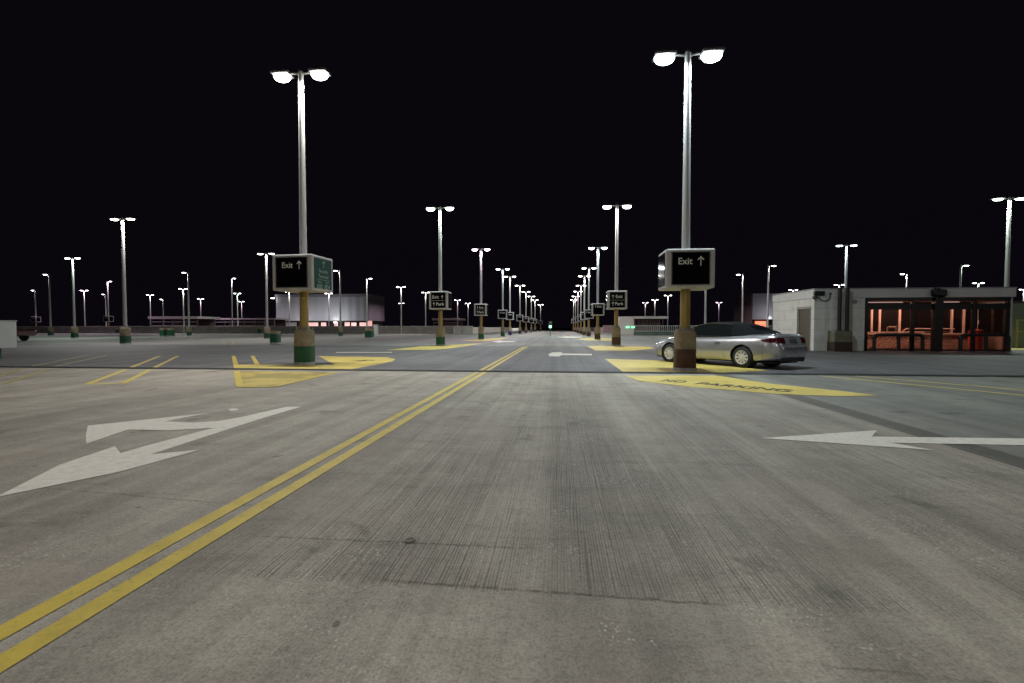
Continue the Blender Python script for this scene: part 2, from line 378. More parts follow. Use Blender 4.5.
# ------------------------------------------------------------------ lamp posts
M_pole = mat('pole_paint', (0.42, 0.42, 0.42), 0.42, 0.0, noise=0.15, nscale=3, streak=True)
M_gold = mat('ochre_sleeve', (0.36, 0.25, 0.07), 0.38, 0.25, noise=0.35, nscale=4, streak=True)
M_ped = mat('pedestal_concrete', (0.25, 0.215, 0.15), 0.85, noise=0.4, nscale=4, bump=0.5, dirt=(0.16, 0.118, 0.068))
M_pedb = mat('pedestal_foot', (0.33, 0.33, 0.34), 0.85, noise=0.3, nscale=6, bump=0.4)
BAND = {'green': mat('green_band', (0.006, 0.085, 0.036), 0.55, noise=0.3, nscale=5),
        'brown': mat('brown_band', (0.072, 0.027, 0.009), 0.6, noise=0.35, nscale=5),
        'blue': mat('blue_band', (0.02, 0.02, 0.14), 0.6, noise=0.3, nscale=5),
        'purple': mat('purple_band', (0.055, 0.02, 0.035), 0.6, noise=0.3, nscale=5)}
M_head = mat('lamp_housing', (0.35, 0.35, 0.36), 0.45, 0.2, noise=0.1)
M_sign = mat('sign_frame', (0.46, 0.45, 0.455), 0.45, noise=0.12, nscale=3)
M_sblk = mat('sign_black', (0.003, 0.003, 0.004), 0.07, spec=0.12)
M_sgrn = mat('sign_green', (0.010, 0.060, 0.045), 0.5, spec=0.1)
M_let = mat('letter_white', (0.72, 0.72, 0.70), 0.5)
M_letg = mat('letter_grey', (0.22, 0.30, 0.27), 0.5)
M_bolt = mat('galvanised_bolt', (0.25, 0.22, 0.18), 0.6, 0.5, noise=0.3)
TINT = {'w': (1.0, 0.955, 0.895), 'c': (0.86, 0.98, 1.0), 'g': (0.84, 1.0, 0.88), 'p': (1.0, 0.78, 0.97)}
M_LENS = {k: emit('lens_' + k, c, 16.0) for k, c in TINT.items()}
H = 8.65

def sq(w, r, z, n=4):
    pts = []
    for cx, cy_, a0 in ((w - r, w - r, 0), (-(w - r), w - r, 90), (-(w - r), -(w - r), 180), (w - r, -(w - r), 270)):
        for i in range(n + 1):
            t = R(a0 + 90 * i / n); pts.append((cx + r * math.cos(t), cy_ + r * math.sin(t), z))
    return pts
CACHE = {}
def cached(k, fn):
    if k not in CACHE: CACHE[k] = fn()
    return CACHE[k]
def ped_mesh():
    b = MB(); b.rings([sq(0.258, 0.150, .56), sq(0.258, 0.150, 1.07), sq(0.243, 0.140, 1.12), sq(0.213, 0.120, 1.15)])
    return b.mesh('pedestal', M_ped, True, ang=35)
def band_mesh(c):
    b = MB(); b.rings([sq(0.264, 0.156, .085), sq(0.264, 0.156, .565)]); return b.mesh('painted_band', BAND[c], True, ang=35)
def foot_mesh():
    b = MB(); b.rings([sq(0.278, 0.160, 0.0), sq(0.276, 0.160, .07), sq(0.266, 0.155, .09)]); return b.mesh('foot', M_pedb, True, ang=35)
def plate_mesh():
    b = MB(); b.rings([sq(.20, .03, 1.152), sq(.20, .03, 1.18)])
    for sx in (-1, 1):
        for sy in (-1, 1):
            b.tube((sx * .16, sy * .16, 1.14), (sx * .16, sy * .16, 1.27), .018, n=8); b.tube((sx * .16, sy * .16, 1.18), (sx * .16, sy * .16, 1.215), .034, n=6)
    b.tube((0, 0, 1.18), (0, 0, 1.235), .165, .14, n=20)
    return b.mesh('anchor_plate', M_bolt, True)
def sleeve_mesh(z1): return MB().tube((0, 0, 1.06), (0, 0, z1), .128, .122, n=24).mesh('sleeve', M_gold, True)
def pole_mesh(z0):
    b = MB(); r0 = .122 - .042 * (z0 / H); b.tube((0, 0, z0), (0, 0, H - .02), r0, .078, n=20)
    b.tube((0, 0, H - .03), (0, 0, H + .05), .09, .05, n=16)
    return b.mesh('pole', M_pole, True)
def arm_mesh(sg): return MB().tube((sg * .06, 0, H - .06), (sg * .34, 0, H - .02), .034, .03, n=10).mesh('arm', M_pole, True)
def head_mesh(sg):
    b = MB(); c = sg * .60; z = H - .02
    def rr(w, d, zz): return [(c - w, -d, zz), (c + w, -d, zz), (c + w, d, zz), (c - w, d, zz)]
    b.rings([rr(.26, .19, z - .06), rr(.28, .21, z - .045), rr(.28, .21, z + .0), rr(.22, .15, z + .07), rr(.12, .08, z + .09)])
    return b.mesh('lamp_head', M_head, False, bevel=.012)
def lens_mesh(sg, k, dp=1.0):
    b = MB(); c = sg * .60; z = H - .082
    rs = []
    for w, d, dz in ((.235, .165, 0), (.228, .160, -.025 * dp), (.19, .135, -.052 * dp), (.12, .085, -.069 * dp), (.05, .035, -.074 * dp)):
        rs.append([(c + w * math.cos(2*math.pi*i/20) * (1.12 if True else 1), d * math.sin(2*math.pi*i/20) * 1.12, z + dz) for i in range(20)])
    b.rings(rs); return b.mesh('lens', M_LENS[k], True, ang=80)
def sign_frame_mesh(w, d, z0, z1):
    b = MB(); b.box(-w/2, w/2, -d/2, d/2, z0, z1); return b.mesh('sign_box', M_sign, False, bevel=.035)
def panel_mesh(w, h_, zc, y, m, name='sign_panel'):
    b = MB(); b.box(-w/2, w/2, y - .012, y, zc - h_/2, zc + h_/2); return b.mesh(name, m, False, bevel=.004)
def rim_mesh(w, h_, zc, y):
    b = MB(); t = .022
    b.box(-w/2-t, w/2+t, y-.022, y, zc+h_/2, zc+h_/2+t); b.box(-w/2-t, w/2+t, y-.022, y, zc-h_/2-t, zc-h_/2)
    b.box(-w/2-t, -w/2, y-.022, y, zc-h_/2, zc+h_/2); b.box(w/2, w/2+t, y-.022, y, zc-h_/2, zc+h_/2)
    return b.mesh('panel_rim', mat('panel_rim', (0.10, 0.10, 0.10), .4))
def arrow_pts(cx, cz, s):
    return [(cx-.05*s, cz-.5*s), (cx+.05*s, cz-.5*s), (cx+.05*s, cz+.28*s), (cx+.26*s, cz+.07*s), (cx+.34*s, cz+.15*s), (cx, cz+.5*s), (cx-.34*s, cz+.15*s), (cx-.26*s, cz+.07*s), (cx-.05*s, cz+.28*s)]
def arrow_mesh(cx, cz, s, m):
    from mathutils.geometry import tessellate_polygon
    p = arrow_pts(cx, cz, s); tr = tessellate_polygon([[Vector((a, b_, 0)) for a, b_ in p]])
    me = bpy.data.meshes.new('sign_arrow'); me.from_pydata([(a, 0, b_) for a, b_ in p], [], [tuple(t) for t in tr]); me.materials.append(m); return me

def build_sign(root, kind, w, d, z0, z1, rot):
    sb = put('sign_box', cached(('sf', w, d, z0, z1), lambda: sign_frame_mesh(w, d, z0, z1)), root, None, (0, 0, rot))
    zc = (z0 + z1) / 2; ph = (z1 - z0) - .20; pw = w - .30; y = -d/2 - .004
    put('sign_panel', cached(('pf', pw, ph, zc, y), lambda: panel_mesh(pw, ph, zc, y, M_sblk)), sb)
    put('panel_rim', cached(('rf', pw, ph, zc, y), lambda: rim_mesh(pw, ph, zc, y)), sb)
    # side panels
    pd = d - .22
    for sg in (-1, 1):
        mm = M_sgrn if kind == 'L1' and sg == 1 else M_sblk
        put('side_panel', cached(('ps', pd, ph, zc, w, mm.name), lambda: panel_mesh(pd, ph + .04, zc, -w/2 - .004, mm, 'side_panel')), sb, None, (0, 0, sg * R(90)))
    yf = y - .0145
    def txt(s, x, z, size, m=M_let, yy=yf, rz=0, loc=None):
        o = put('lettering', cached(('t', s, size, m.name), lambda: text_mesh(s, size, m)), sb, (x, yy, z) if loc is None else loc, (R(90), 0, rz)); return o
    def arr(x, z, s, m=M_let, rz=0, loc=None):
        put('sign_arrow', cached(('a', s, m.name), lambda: arrow_mesh(0, 0, s, m)), sb, (x, yf, z) if loc is None else loc, (0, 0, rz))
    top = zc + ph/2
    if kind in ('L1', 'R1'):
        txt('Exit', -.14, top - .23, .235); arr(.25, top - .22, .25)
        if kind == 'L1':
            xs = w/2 + .004 + .0145
            arr(0, 0, .22, M_letg, R(90), (xs, 0.02, top - .14))
            for s, z, size in (('Security', .36, .15), ('Terminal', .52, .15)):
                txt(s, 0, 0, size, M_letg, rz=R(90), loc=(xs, 0, top - z))
            put('divider', cached('dv', lambda: MB().box(-.34, .34, -.001, .001, -.006, .006).mesh('divider', M_letg)), sb, (xs, 0, top - .62), (0, 0, R(90)))
            for s, yy, z, size in (('Row', -.2, .69, .10), ('600', -.2, .83, .20), ('Row', .2, .69, .10), ('804', .2, .83, .20)):
                txt(s, 0, 0, size, M_letg, rz=R(90), loc=(xs, yy, top - z))
    elif kind == 'L2':
        txt('Exit', -.18, zc + .19, .27); arr(.24, zc + .19, .24)
        arr(-.28, zc - .24, .24); txt('Park', .10, zc - .24, .27)
    elif kind in ('L3', 'R2'):
        arr(-.26, zc + .19, .24); txt('Exit', .10, zc + .19, .27); arr(-.26, zc - .24, .24); txt('Park', .10, zc - .24, .27)
    elif kind == 'R3':
        arr(-.22, top - .2, .22); txt('Exit', .12, top - .2, .25)
    elif kind == 'far':
        txt('Exit', .10, zc + .19, .27); arr(-.26, zc + .19, .24)
    if kind in ('L2', 'L3', 'R2'):
        put('divider', cached('dvw', lambda: MB().box(-.4, .4, -.001, .001, -.006, .006).mesh('divider', M_let)), sb, (0, yf, zc - .02))

LID = {}
def light(root, x, tint, power, deep=1.0):
    k = (tint, power)
    if k not in LID:
        l = bpy.data.lights.new('bulb', 'AREA'); l.shape = 'ELLIPSE'; l.size = .46; l.size_y = .32; l.energy = power; l.color = TINT[tint]; LID[k] = l
    o = bpy.data.objects.new('bulb', LID[k]); C.objects.link(o); o.parent = root; o.location = (x, 0, H - .088 - .075 * deep)

def light_pole(pos, label, band=None, **kw):
    global H
    h0 = H; H = kw.pop('height', H)
    r_ = light_pole_(pos, label, band, **kw) if True else None
    H = h0; return r_
def light_pole_(pos, label, band=None, arms=(-1, 1), tint='w', sign=None, group=None, power=1.0, dead=False, sw=1.18, sd=1.0, sz=(2.27, 3.38), srot=0.0, rz=0.0, tilt=0, deep=1.0):
    root = empty('light_pole', (pos[0], pos[1], 0), rz, label, 'lamp post', group)
    if band:
        pe = put('pedestal', cached('ped', ped_mesh), root)
        put('painted_band', cached(('band', band), lambda: band_mesh(band)), pe)
        put('foot', cached('foot', foot_mesh), pe)
        put('anchor_plate', cached('plate', plate_mesh), root)
    if sign:
        put('sleeve', cached(('sl', sz[0]), lambda: sleeve_mesh(sz[0] + .004)), root)
        put('pole', cached(('pole', sz[1], H), lambda: pole_mesh(sz[1] - .004)), root)
        build_sign(root, sign, sw, sd, sz[0], sz[1], srot)
    else:
        put('pole', cached(('pole', band is None, H), lambda: pole_mesh(1.19 if band else -.24)), root)
    for sg in arms:
        put('arm', cached(('arm', sg, H), lambda: arm_mesh(sg)), root)
        hd = put('lamp_head', cached(('head', sg, H), lambda: head_mesh(sg)), root)
        put('lens', cached(('lens', sg, tint, H, deep), lambda: lens_mesh(sg, tint, deep)), hd)
        light(root, sg * .60, tint, LAMP_W * power, deep)
    return root

GL = 'sign carrying lamp posts left of the lane'; GR = 'sign carrying lamp posts right of the lane'
def top(px, py, h=None): return at_z(px, py, h or H)
XLr, XRr = -7.45, 3.72
def rowy(px_y, X):   # distance of a post of the row from the height of its lamps in the photograph
    d = ray(512, px_y); return (H - HC) / ((327.5 - px_y) / F)
l1_ = light_pole((-7.85, 13.85), 'tall lamp post with white Exit sign box and green banded pedestal nearest the camera', 'green', tint='w', sign='L1', group=GL, sw=1.30, sd=1.15, deep=2.3, srot=R(-4), height=8.93, sz=(2.25, 3.32))
r1_ = light_pole((3.345, 12.95), 'tall lamp post with white Exit sign box and brown banded pedestal beside the silver car', 'brown', tint='c', sign='R1', group=GR, sw=1.22, deep=2.3, sd=.95, height=8.35, sz=(2.16, 3.17))
for q_ in (r1_, l1_):
    for c_ in q_.children:
        if c_.name.startswith('pedestal'):
            c_.scale.z = .93
            for g_ in c_.children:
                if g_.name.startswith('painted_band'): g_.scale.z = 1.10
        if c_.name.startswith('anchor_plate'): c_.location.z = -.08
for px, py, band, kd, tn, lab in (
    (440, 207, 'green', 'L2', 'g', 'lamp post with two line sign and green pedestal, second back on the left'),
    (481, 248.5, 'green', 'L3', 'p', 'lamp post with green pedestal and two line sign, third back on the left'),
    (502.8, 268.5, 'green', 'far', 'c', 'distant lamp post with the last green pedestal before the blue one, left sign row'),
    (510, 276, 'blue', 'far', 'w', 'distant lamp post standing on the only blue banded pedestal'),
    (520, 285, 'purple', 'far', 'w', 'distant signed lamp post just behind the blue pedestal one'),
    (526, 291.4, 'purple', 'far', 'w', 'distant left row lamp post, second behind the blue pedestal one'),
    (531.4, 296, 'purple', 'far', 'w', 'distant left row lamp post, third from the far end of the row'),
    (535, 299.6, 'purple', 'far', 'w', 'distant left row lamp post, next to last before the green signal'),
    (540.6, 304.4, 'purple', 'far', 'w', 'last and smallest lamp post of the left sign row beside the green signal')):
    light_pole((top(px, py).x, top(px, py).y), lab, band, tint=tn, sign=kd, group=GL, deep=2.0 if kd in ('L2', 'L3') else 1.3)
for px, py, band, kd, tn, lab in (
    (617, 205, 'brown', 'R2', 'w', 'lamp post with two line sign and brown pedestal, second back on the right'),
    (598, 247, 'brown', 'R3', 'c', 'lamp post with single line Exit sign and brown pedestal, third back in the right row'),
    (589, 267.5, 'brown', 'far', 'g', 'lamp post with brown pedestal fourth back in the right sign row'),
    (584.5, 275.5, 'brown', 'far', 'w', 'lamp post fifth back in the right sign row, close behind the fourth'),
    (581, 285, 'brown', 'far', 'w', 'distant right row lamp post, sixth back from the camera'),
    (578, 291, 'brown', 'far', 'p', 'distant right row lamp post, third from the far end of the row'),
    (575.6, 296, 'brown', 'far', 'w', 'distant right row lamp post, next to the farthest one'),
    (573.6, 299.4, 'brown', 'far', 'w', 'farthest and smallest lamp post of the right sign row')):
    light_pole((top(px, py).x, top(px, py).y), lab, band, tint=tn, sign=kd, group=GR, deep=2.0 if kd in ('R2', 'R3') else 1.3)
GD = 'lamp posts standing on the open deck'; GO = 'lamp posts beyond the parapet'
B2 = (-1, 1)
for px, py, arms, band, tn, lab in (
    (122.5, 218, B2, 'green', 'w', 'large twin lamp post with green pedestal on the left of the empty deck'),
    (72.5, 257.5, B2, 'green', 'g', 'twin lamp post with green pedestal left of the large twin lamp post'),
    (49, 274, (-1,), 'green', 'g', 'single arm lamp post near the dark red truck and the far parapet'),
    (188, 272, (-1,), 'green', 'w', 'single arm lamp post with green pedestal in front of the flat roofed shelter'),
    (266, 253, B2, 'green', 'w', 'twin lamp post with green pedestal just left of the nearest left sign box'),
    (340, 270, (-1,), 'green', 'w', 'single arm lamp post with green pedestal just right of the nearest left sign box'),
    (366.5, 278, (1,), 'green', 'w', 'single arm lamp post in front of the right end of the warehouse'),
    (846.5, 244.7, B2, None, 'c', 'twin lamp post rising behind the left part of the lobby roof'),
    (1009.5, 197.5, B2, None, 'g', 'large twin lamp post behind the right end of the lobby roof'),
    (768.5, 265.3, (1,), None, 'w', 'single arm lamp post beside the far left corner of the lobby'),
    (743, 274, (-1,), None, 'w', 'thin dim single arm lamp post in front of the brown tower block'),
    (907, 273.5, (-1,), None, 'w', 'short single arm lamp post rising behind the middle of the lobby roof'),
    (961, 265, (1,), None, 'g', 'single arm lamp post with greenish light behind the right half of the lobby roof'),
    (706, 263, B2, None, 'w', 'lamp post whose top hides behind the nearest right sign box')):
    light_pole((top(px, py).x, top(px, py).y), lab, band, arms=arms, tint=tn, group=GD, sign=None)
for px, py, arms, tn, lab in (
    (35, 290, (-1,), 'p', 'far single arm lamp post carrying a small sign, leftmost of the posts'),
    (84, 290, B2, 'p', 'far twin lamp post with violet light, left of the large twin lamp post'),
    (107.5, 281, (1,), 'p', 'far dim lamp post carrying a small sign, close left of the large twin post'),
    (105.5, 294, (-1,), 'p', 'far low single arm lamp post with a tiny head, nearly hidden behind a dim post'),
    (150, 294.5, B2, 'p', 'far twin lamp post standing left of the flat roofed shelter'),
    (163, 299, (-1,), 'w', 'short single arm lamp post just behind the left end of the flat roofed shelter'),
    (183, 288.5, B2, 'w', 'far twin lamp post close behind the single arm post at the shelter'),
    (200.5, 298.5, B2, 'p', 'far twin lamp post at the right end of the flat roofed shelter'),
    (231.5, 278, (1,), 'w', 'far dim single arm lamp post, left of a pair of twin posts'),
    (237.3, 293, B2, 'g', 'far twin lamp post, left and taller of the close pair left of the warehouse'),
    (241.5, 301.3, B2, 'p', 'far twin lamp post, right and shorter of the close pair left of the warehouse'),
    (289, 291.5, B2, 'w', 'far post before the left part of the warehouse, its lamps behind the sign box'),
    (328.7, 293, B2, 'w', 'far twin lamp post before the middle of the warehouse'),
    (401, 286.5, B2, 'w', 'far twin lamp post just right of the warehouse, taller of two in line'),
    (401.4, 303, B2, 'p', 'far twin lamp post just right of the warehouse, shorter of two in line'),
    (425.5, 292, B2, 'w', 'far twin lamp post just left of the second left sign box'),
    (457.5, 299.8, B2, 'p', 'far twin lamp post at the right end of the low pale canopy'),
    (468, 303, B2, 'w', 'far dim twin lamp post above the pale parapet end'),
    (645.3, 302.3, B2, 'p', 'far twin lamp post with violet light, leftmost of the three above the low right building'),
    (655, 299.4, B2, 'w', 'far twin lamp post, middle of the three above the low right building'),
    (668, 295, B2, 'w', 'far twin lamp post, rightmost of the three above the low right building'),
    (719, 302.2, B2, 'p', 'far twin lamp post just right of the nearest right sign box'),
    (793.3, 289.5, B2, 'w', 'far twin lamp post just showing over the lobby side wall'),
    (839.5, 284.3, B2, 'c', 'far small twin lamp post over the lobby roof above the two dark pipes'),
    (978.5, 282.6, B2, 'g', 'far small twin lamp post over the right half of the lobby roof'),
    (1024, 289, B2, 'w', 'far lamp post cut by the right edge above the green wall')):
    hh = {231.5: 10.7, 107.5: 10.1, 35: 8.9}.get(px, H); p = top(px, py, hh)
    sg = 'far' if px in (35, 107.5) else None
    light_pole((p.x, p.y), lab, None, arms=arms, tint=tn, group=GO, sign=sg, height=hh)
# posts of the same grid beside and behind the photographer, lighting the near slab
for x, y in ((3.9, -5.0), (-9.0, -4.0), (3.7, -21), (-7.4, -21)):
    light_pole((x, y), 'lamp post standing behind the camera on the near slab', 'brown' if x > 0 else 'green', tint='w', group='lamp posts behind the camera', power=.72)
for x, y in ((-30, 2), (29, 4)):
    light_pole((x, y), 'lamp post standing far to the side of the near slab', 'brown' if x > 0 else 'green', tint='w', group='lamp posts far to the side')

# pedestals without posts
def bare_pedestal(px, py, s, label, band='green', hgt=1.0):
    p = at_z(px, py); r = empty('concrete_pedestal', p, 0, label, 'pedestal', 'bare pedestals on the deck'); r.scale = (s, s, hgt)
    put('body', cached('ped', ped_mesh), r); o_ = put('painted_band', cached(('band', band), lambda: band_mesh(band)), r); o_.scale = (1.01, 1.01, 1.55); put('foot', cached('foot', foot_mesh), r)
bare_pedestal(275.5, 344, 1.15, 'green banded pedestal without a post, nearest one left of the Exit sign post', hgt=.8)
bare_pedestal(163.5, 336.8, 1.2, 'green banded pedestal without a post, left of the touching pair', hgt=.95)
bare_pedestal(171, 336.8, 1.2, 'green banded pedestal without a post, right of the touching pair', hgt=.95)
bare_pedestal(117, 333.4, 1.0, 'small dark pedestal close left of the large twin lamp post', hgt=.9)
bare_pedestal(260, 333.8, 1.4, 'dark pedestal near the parapet behind the left twin lamp post')
bare_pedestal(369.5, 338.4, 1.6, 'wide green banded pedestal before the right end of the warehouse', hgt=.9)
bare_pedestal(420, 333.4, 1.6, 'dark green pedestal against the parapet left of the second sign', hgt=1.1)

# ------------------------------------------------------------------ parapets, rails
M_par = mat('parapet_concrete', (0.30, 0.275, 0.26), 0.85, noise=0.3, nscale=0.8, bump=0.3)
M_par2 = mat('parapet_cap', (0.38, 0.36, 0.34), 0.8, noise=0.2, nscale=1)
M_pink = mat('parapet_rose', (0.34, 0.24, 0.25), 0.85, noise=0.25, nscale=1)
XPE = at_y(452, Y_P).x
par = empty('parapet_wall', (0, Y_P, 0), 0, 'long low concrete parapet across the far left side of the deck', 'wall')
b = MB(); x = XL
while x < XPE - .1:
    x1 = min(x + 9.0, XPE); b.box(x + .015, x1 - .015, 0, .25, 0, 1.26); x = x1
b.obj('wall_panel', M_par, par, bevel=.01)
MB().box(XL, XPE, -.05, .30, 1.262, 1.42).obj('coping', M_par2, par, bevel=.01)
MB().box(XL, XPE, -.02, -.003, .72, .80).obj('rub_rail', mat('rail_grey', (.2, .2, .2), .5, .4), par)
par2 = empty('parapet_wall', (0, 0, 0), 0, 'pale concrete parapet end turning away beside the lane, right of the second left sign', 'wall')
b = MB(); xe = at_y(472, 83).x
b.box(XPE + .25, XPE + 1.9, Y_P - .4, Y_P - .1, 0, 1.42); b.box(XPE + 2.0, xe, Y_P - .4, Y_P - .1, 0, 1.42); b.box(xe - .3, xe, Y_P - .05, 260, 0, 1.2)
b.obj('wall_panel', mat('pale_concrete', (0.46, 0.45, 0.42), 0.8, noise=0.2, nscale=1), par2, bevel=.01)
par3 = empty('parapet_wall', (0, 0, 0), 0, 'rose tinted low wall right of the lane behind the right sign row', 'wall')
b = MB(); xa = at_y(603, 118).x; xb = at_y(622, 118).x
b.box(xa, xb + 6, 118, 118.3, 0, 1.7); b.box(xa, xa + .3, 118.35, 260, 0, 1.2); b.obj('wall_panel', M_pink, par3, bevel=.01)
# railing on a dark kerb, right
YR = 70.0; xa = at_y(634, YR).x; xb = at_y(775, YR).x
rl = empty('railing', (0, YR, 0), 0, 'grey metal picket railing on a dark green kerb wall behind the silver car', 'railing')
MB().box(xa, xb, 0, .25, 0, .55).obj('kerb_wall', mat('dark_green_kerb', (0.07, 0.10, 0.085), 0.8, noise=.3, nscale=1), rl)
b = MB(); b.box(xa, xb, .05, .12, 1.36, 1.43); b.box(xa, xb, .06, .11, .60, .65)
x = xa
while x < xb: b.box(x, x + .05, .065, .105, .55, 1.36); x += .28
b.obj('picket_rail', mat('rail_paint', (0.42, 0.44, 0.43), 0.5, noise=.1), rl)
# side edges of the deck
for xx, lab in ((XL, 'low parapet closing the far left edge of the deck'), (XR, 'low parapet closing the far right edge of the deck')):
    o = MB().box(xx - .25, xx, -45, Y_P, 0, 1.1).obj('parapet_wall', M_par); tag(o, lab, 'wall')

# ------------------------------------------------------------------ background buildings
M_ware = mat('warehouse_cladding', (0.52, 0.53, 0.55), 0.6, noise=0.06, nscale=0.08)
M_dark = mat('dark_void', (0.012, 0.011, 0.012), 0.8)
M_lit = emit('lit_shop_front', (1.0, 0.50, 0.45), .8)
M_lit2 = emit('lit_orange', (1.0, 0.16, 0.045), 1.8)
def corrugated(x0, x1, y, z0, z1, pitch, dep):
    b = MB(); n = int((x1 - x0) / pitch); vs = []; fs = []
    for i in range(n + 1):
        x = x0 + (x1 - x0) * i / n; yy = y - (dep if i % 2 else 0); vs += [(x, yy, z0), (x, yy, z1)]
    for i in range(n): fs.append((2*i, 2*i+2, 2*i+3, 2*i+1))
    return b.add(vs, fs)
YW = 135.0
w0 = at_y(276.5, YW).x; w1 = at_y(368, YW).x; zt = HC + (327.5 - 295.2) / F * YW * 1.05; zb = 3.2
wh = empty('warehouse', (0, 0, 0), 0, 'big windowless pale grey warehouse with a lit ground floor behind the left sign box', 'building')
b = MB(); b.box(w0, w1, YW, YW + 13, zb, zt); b.obj('wall', M_ware, wh)
corrugated(w0, w1, YW - .05, zb + .3, zt - .6, 1.2, .12).obj('cladding', M_ware, wh)
MB().box(w0 - .2, w1 + .2, YW - .3, YW + 13.2, zt - .5, zt + .25).obj('roof_edge', mat('roof_trim', (.3, .29, .3), .6), wh)
for xx, zz, e_ in ((w0 - .6, zt - 1.0, 60), (w0 + 9, zb - .6, 500), (w0 + 19, zb - .6, 1100)):  # corner lamp, then two lamps added at the base to brighten the wall
    MB().box(xx - .35, xx + .35, YW - 1.1, YW - .32, zz, zz + .14).obj('wall_or_fill_lamp', M_LENS['w'], wh)
    l = bpy.data.lights.new('wall_or_fill_bulb', 'POINT'); l.energy = e_; l.color = (.95, .95, 1.0); l.shadow_soft_size = .2
    o = bpy.data.objects.new('wall_or_fill_bulb', l); C.objects.link(o); o.parent = wh; o.location = (xx, YW - 6, zz + (.4 if e_ > 200 else -.4))
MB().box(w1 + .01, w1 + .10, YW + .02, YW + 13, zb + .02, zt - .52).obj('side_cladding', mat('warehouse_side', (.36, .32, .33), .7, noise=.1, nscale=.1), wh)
b = MB(); b.box(w0 + 1, w1 - .3, YW + 6, YW + 12.5, 0, zb - .05); b.obj('ground_floor_core', M_dark, wh)
b = MB(); b.box(w0, w1, YW - .1, YW + .1, zb - .45, zb - .01); b.obj('lintel', M_dark, wh)
x = w0 + 7.5
k = 0
while x < w1 - 1:
    wd = random.choice((1.6, 2.6, 3.6, 2.1)); x1 = min(x + wd, w1 - .4)
    MB().box(x, x1, YW + 4, YW + 4.1, .2, random.choice((2.7, 3.1, 3.5))).obj('window', M_lit, wh); x = x1 + random.choice((.5, 1.0, 2.2)); k += 1
MB().box(w0 + .6, w0 + 5.8, YW + 1, YW + 1.2, 0, 3.6).obj('door', mat('pale_door', (.5, .46, .44), .6), wh)
for xx in (w0 + 6.3, w1 - 12, w1 - 4):
    MB().box(xx, xx + .7, YW + 1, YW + 1.6, -.2, zb).obj('column', M_dark, wh)
# brown and grey tower blocks, right
YT = 150.0
t0 = at_y(735, YT).x; t1 = at_y(751.5, YT).x; t2 = at_y(800, YT).x; zt = HC + (327.5 - 294) / F * YT * .97
tb = empty('tower_block', (0, 0, 0), 0, 'blocky building with a brown left face and pale right face beside the lobby', 'building')
MB().box(t1 - .4, t1, YT - .4, YT + 13.6, -.2, zt).obj('brown_wing', mat('brown_render', (.20, .145, .14), .8, noise=.15, nscale=.1), tb)
MB().box(t1 + .01, t2, YT - .6, YT + 13.4, 3.6, zt - .1).obj('pale_wing', mat('pale_render', (.52, .50, .54), .7, noise=.15, nscale=.1), tb)
MB().box(t1, t2, YT + 2, YT + 13, -.2, 3.58).obj('ground_floor_core', M_dark, tb)
MB().box(at_y(757.5, YT).x, at_y(768.5, YT).x, YT + 1.85, YT + 1.95, .7, 3.1).obj('window', M_lit2, tb)
xx = t1 + 5.0; MB().box(xx - .15, xx + .15, YT - 1.0, YT - .62, 4.0, 4.1).obj('wall_or_fill_lamp', M_LENS['c'], tb)  # added fixture and bulb, there to brighten the pale wing
l = bpy.data.lights.new('wall_or_fill_bulb', 'POINT'); l.energy = 330; l.color = (.95, .93, 1.0); l.shadow_soft_size = .2
o = bpy.data.objects.new('wall_or_fill_bulb', l); C.objects.link(o); o.parent = tb; o.location = (xx, YT - 5, 4.6)
# flat roofed shelters far off
M_shel = mat('shelter_wall', (.16, .09, .095), .8, noise=.3, nscale=.5); M_roofp = mat('shelter_roof', (.42, .34, .35), .7, noise=.2, nscale=.5)
def shelter(p0, p1, Yd, ytop, label, roof_t=.55, wallmat=None):
    xa = at_y(p0, Yd).x; xb = at_y(p1, Yd).x; z1 = HC + (327.5 - ytop) / F * Yd
    r = empty('shelter', ((xa + xb) / 2, Yd, 0), 0, label, 'shelter'); w = (xb - xa) / 2
    MB().box(-w, w, -1, 6, z1 - roof_t, z1).obj('roof', M_roofp, r, bevel=.02)
    MB().box(-w + .5, w - .5, 4.8, 5.0, 0, z1 - roof_t - .02).obj('back_wall', wallmat or M_shel, r)
    n = max(3, int(2 * w / 2.6))
    for i in range(n + 1): xx = -w + .3 + (2 * w - .8) * i / n; MB().box(xx, xx + .18, -.6, -.4, 0, z1 - roof_t - .02).obj('glazing_post', mat('post_dark', (.05, .03, .03), .5), r)
    b = MB(); b.box(-w + .4, w - .4, -.58, -.48, 1.5, 1.62); b.box(-w + .4, w - .4, -.58, -.48, z1 - roof_t - .7, z1 - roof_t - .6); b.obj('glazing_bar', M_roofp, r)
    return r
shelter(152, 201, 96, 315.6, 'long flat roofed shelter behind the parapet on the left, roofline rosy')
shelter(215, 277, 120, 317.6, 'thin flat canopy joining the left end of the warehouse', .4)
shelter(433, 461, 125, 318.2, 'small pale roofed canopy behind the second left sign post', .5)
YB = 76.0; xa = at_y(619, YB).x; xb = at_y(668, YB).x; xm = at_y(634, YB).x; z1 = HC + (327.5 - 316.6) / F * YB
lb = empty('low_building', (0, 0, 0), 0, 'small low pale building with two green lights behind the second right sign post', 'building')
M_pale = mat('pale_wall', (.50, .46, .45), .75, noise=.15, nscale=.4)
MB().box(xa, xm, YB, YB + 6, 0, z1 - .02).obj('wall', M_pale, lb, bevel=.02)
MB().box(xm + .01, xb, YB - .3, YB + 6, z1 - .38, z1).obj('roof', M_pale, lb, bevel=.02)
MB().box(xm + .02, xb - .8, YB + 1.8, YB + 5.8, 0, z1 - .4).obj('back_wall', M_shel, lb)
n = 7
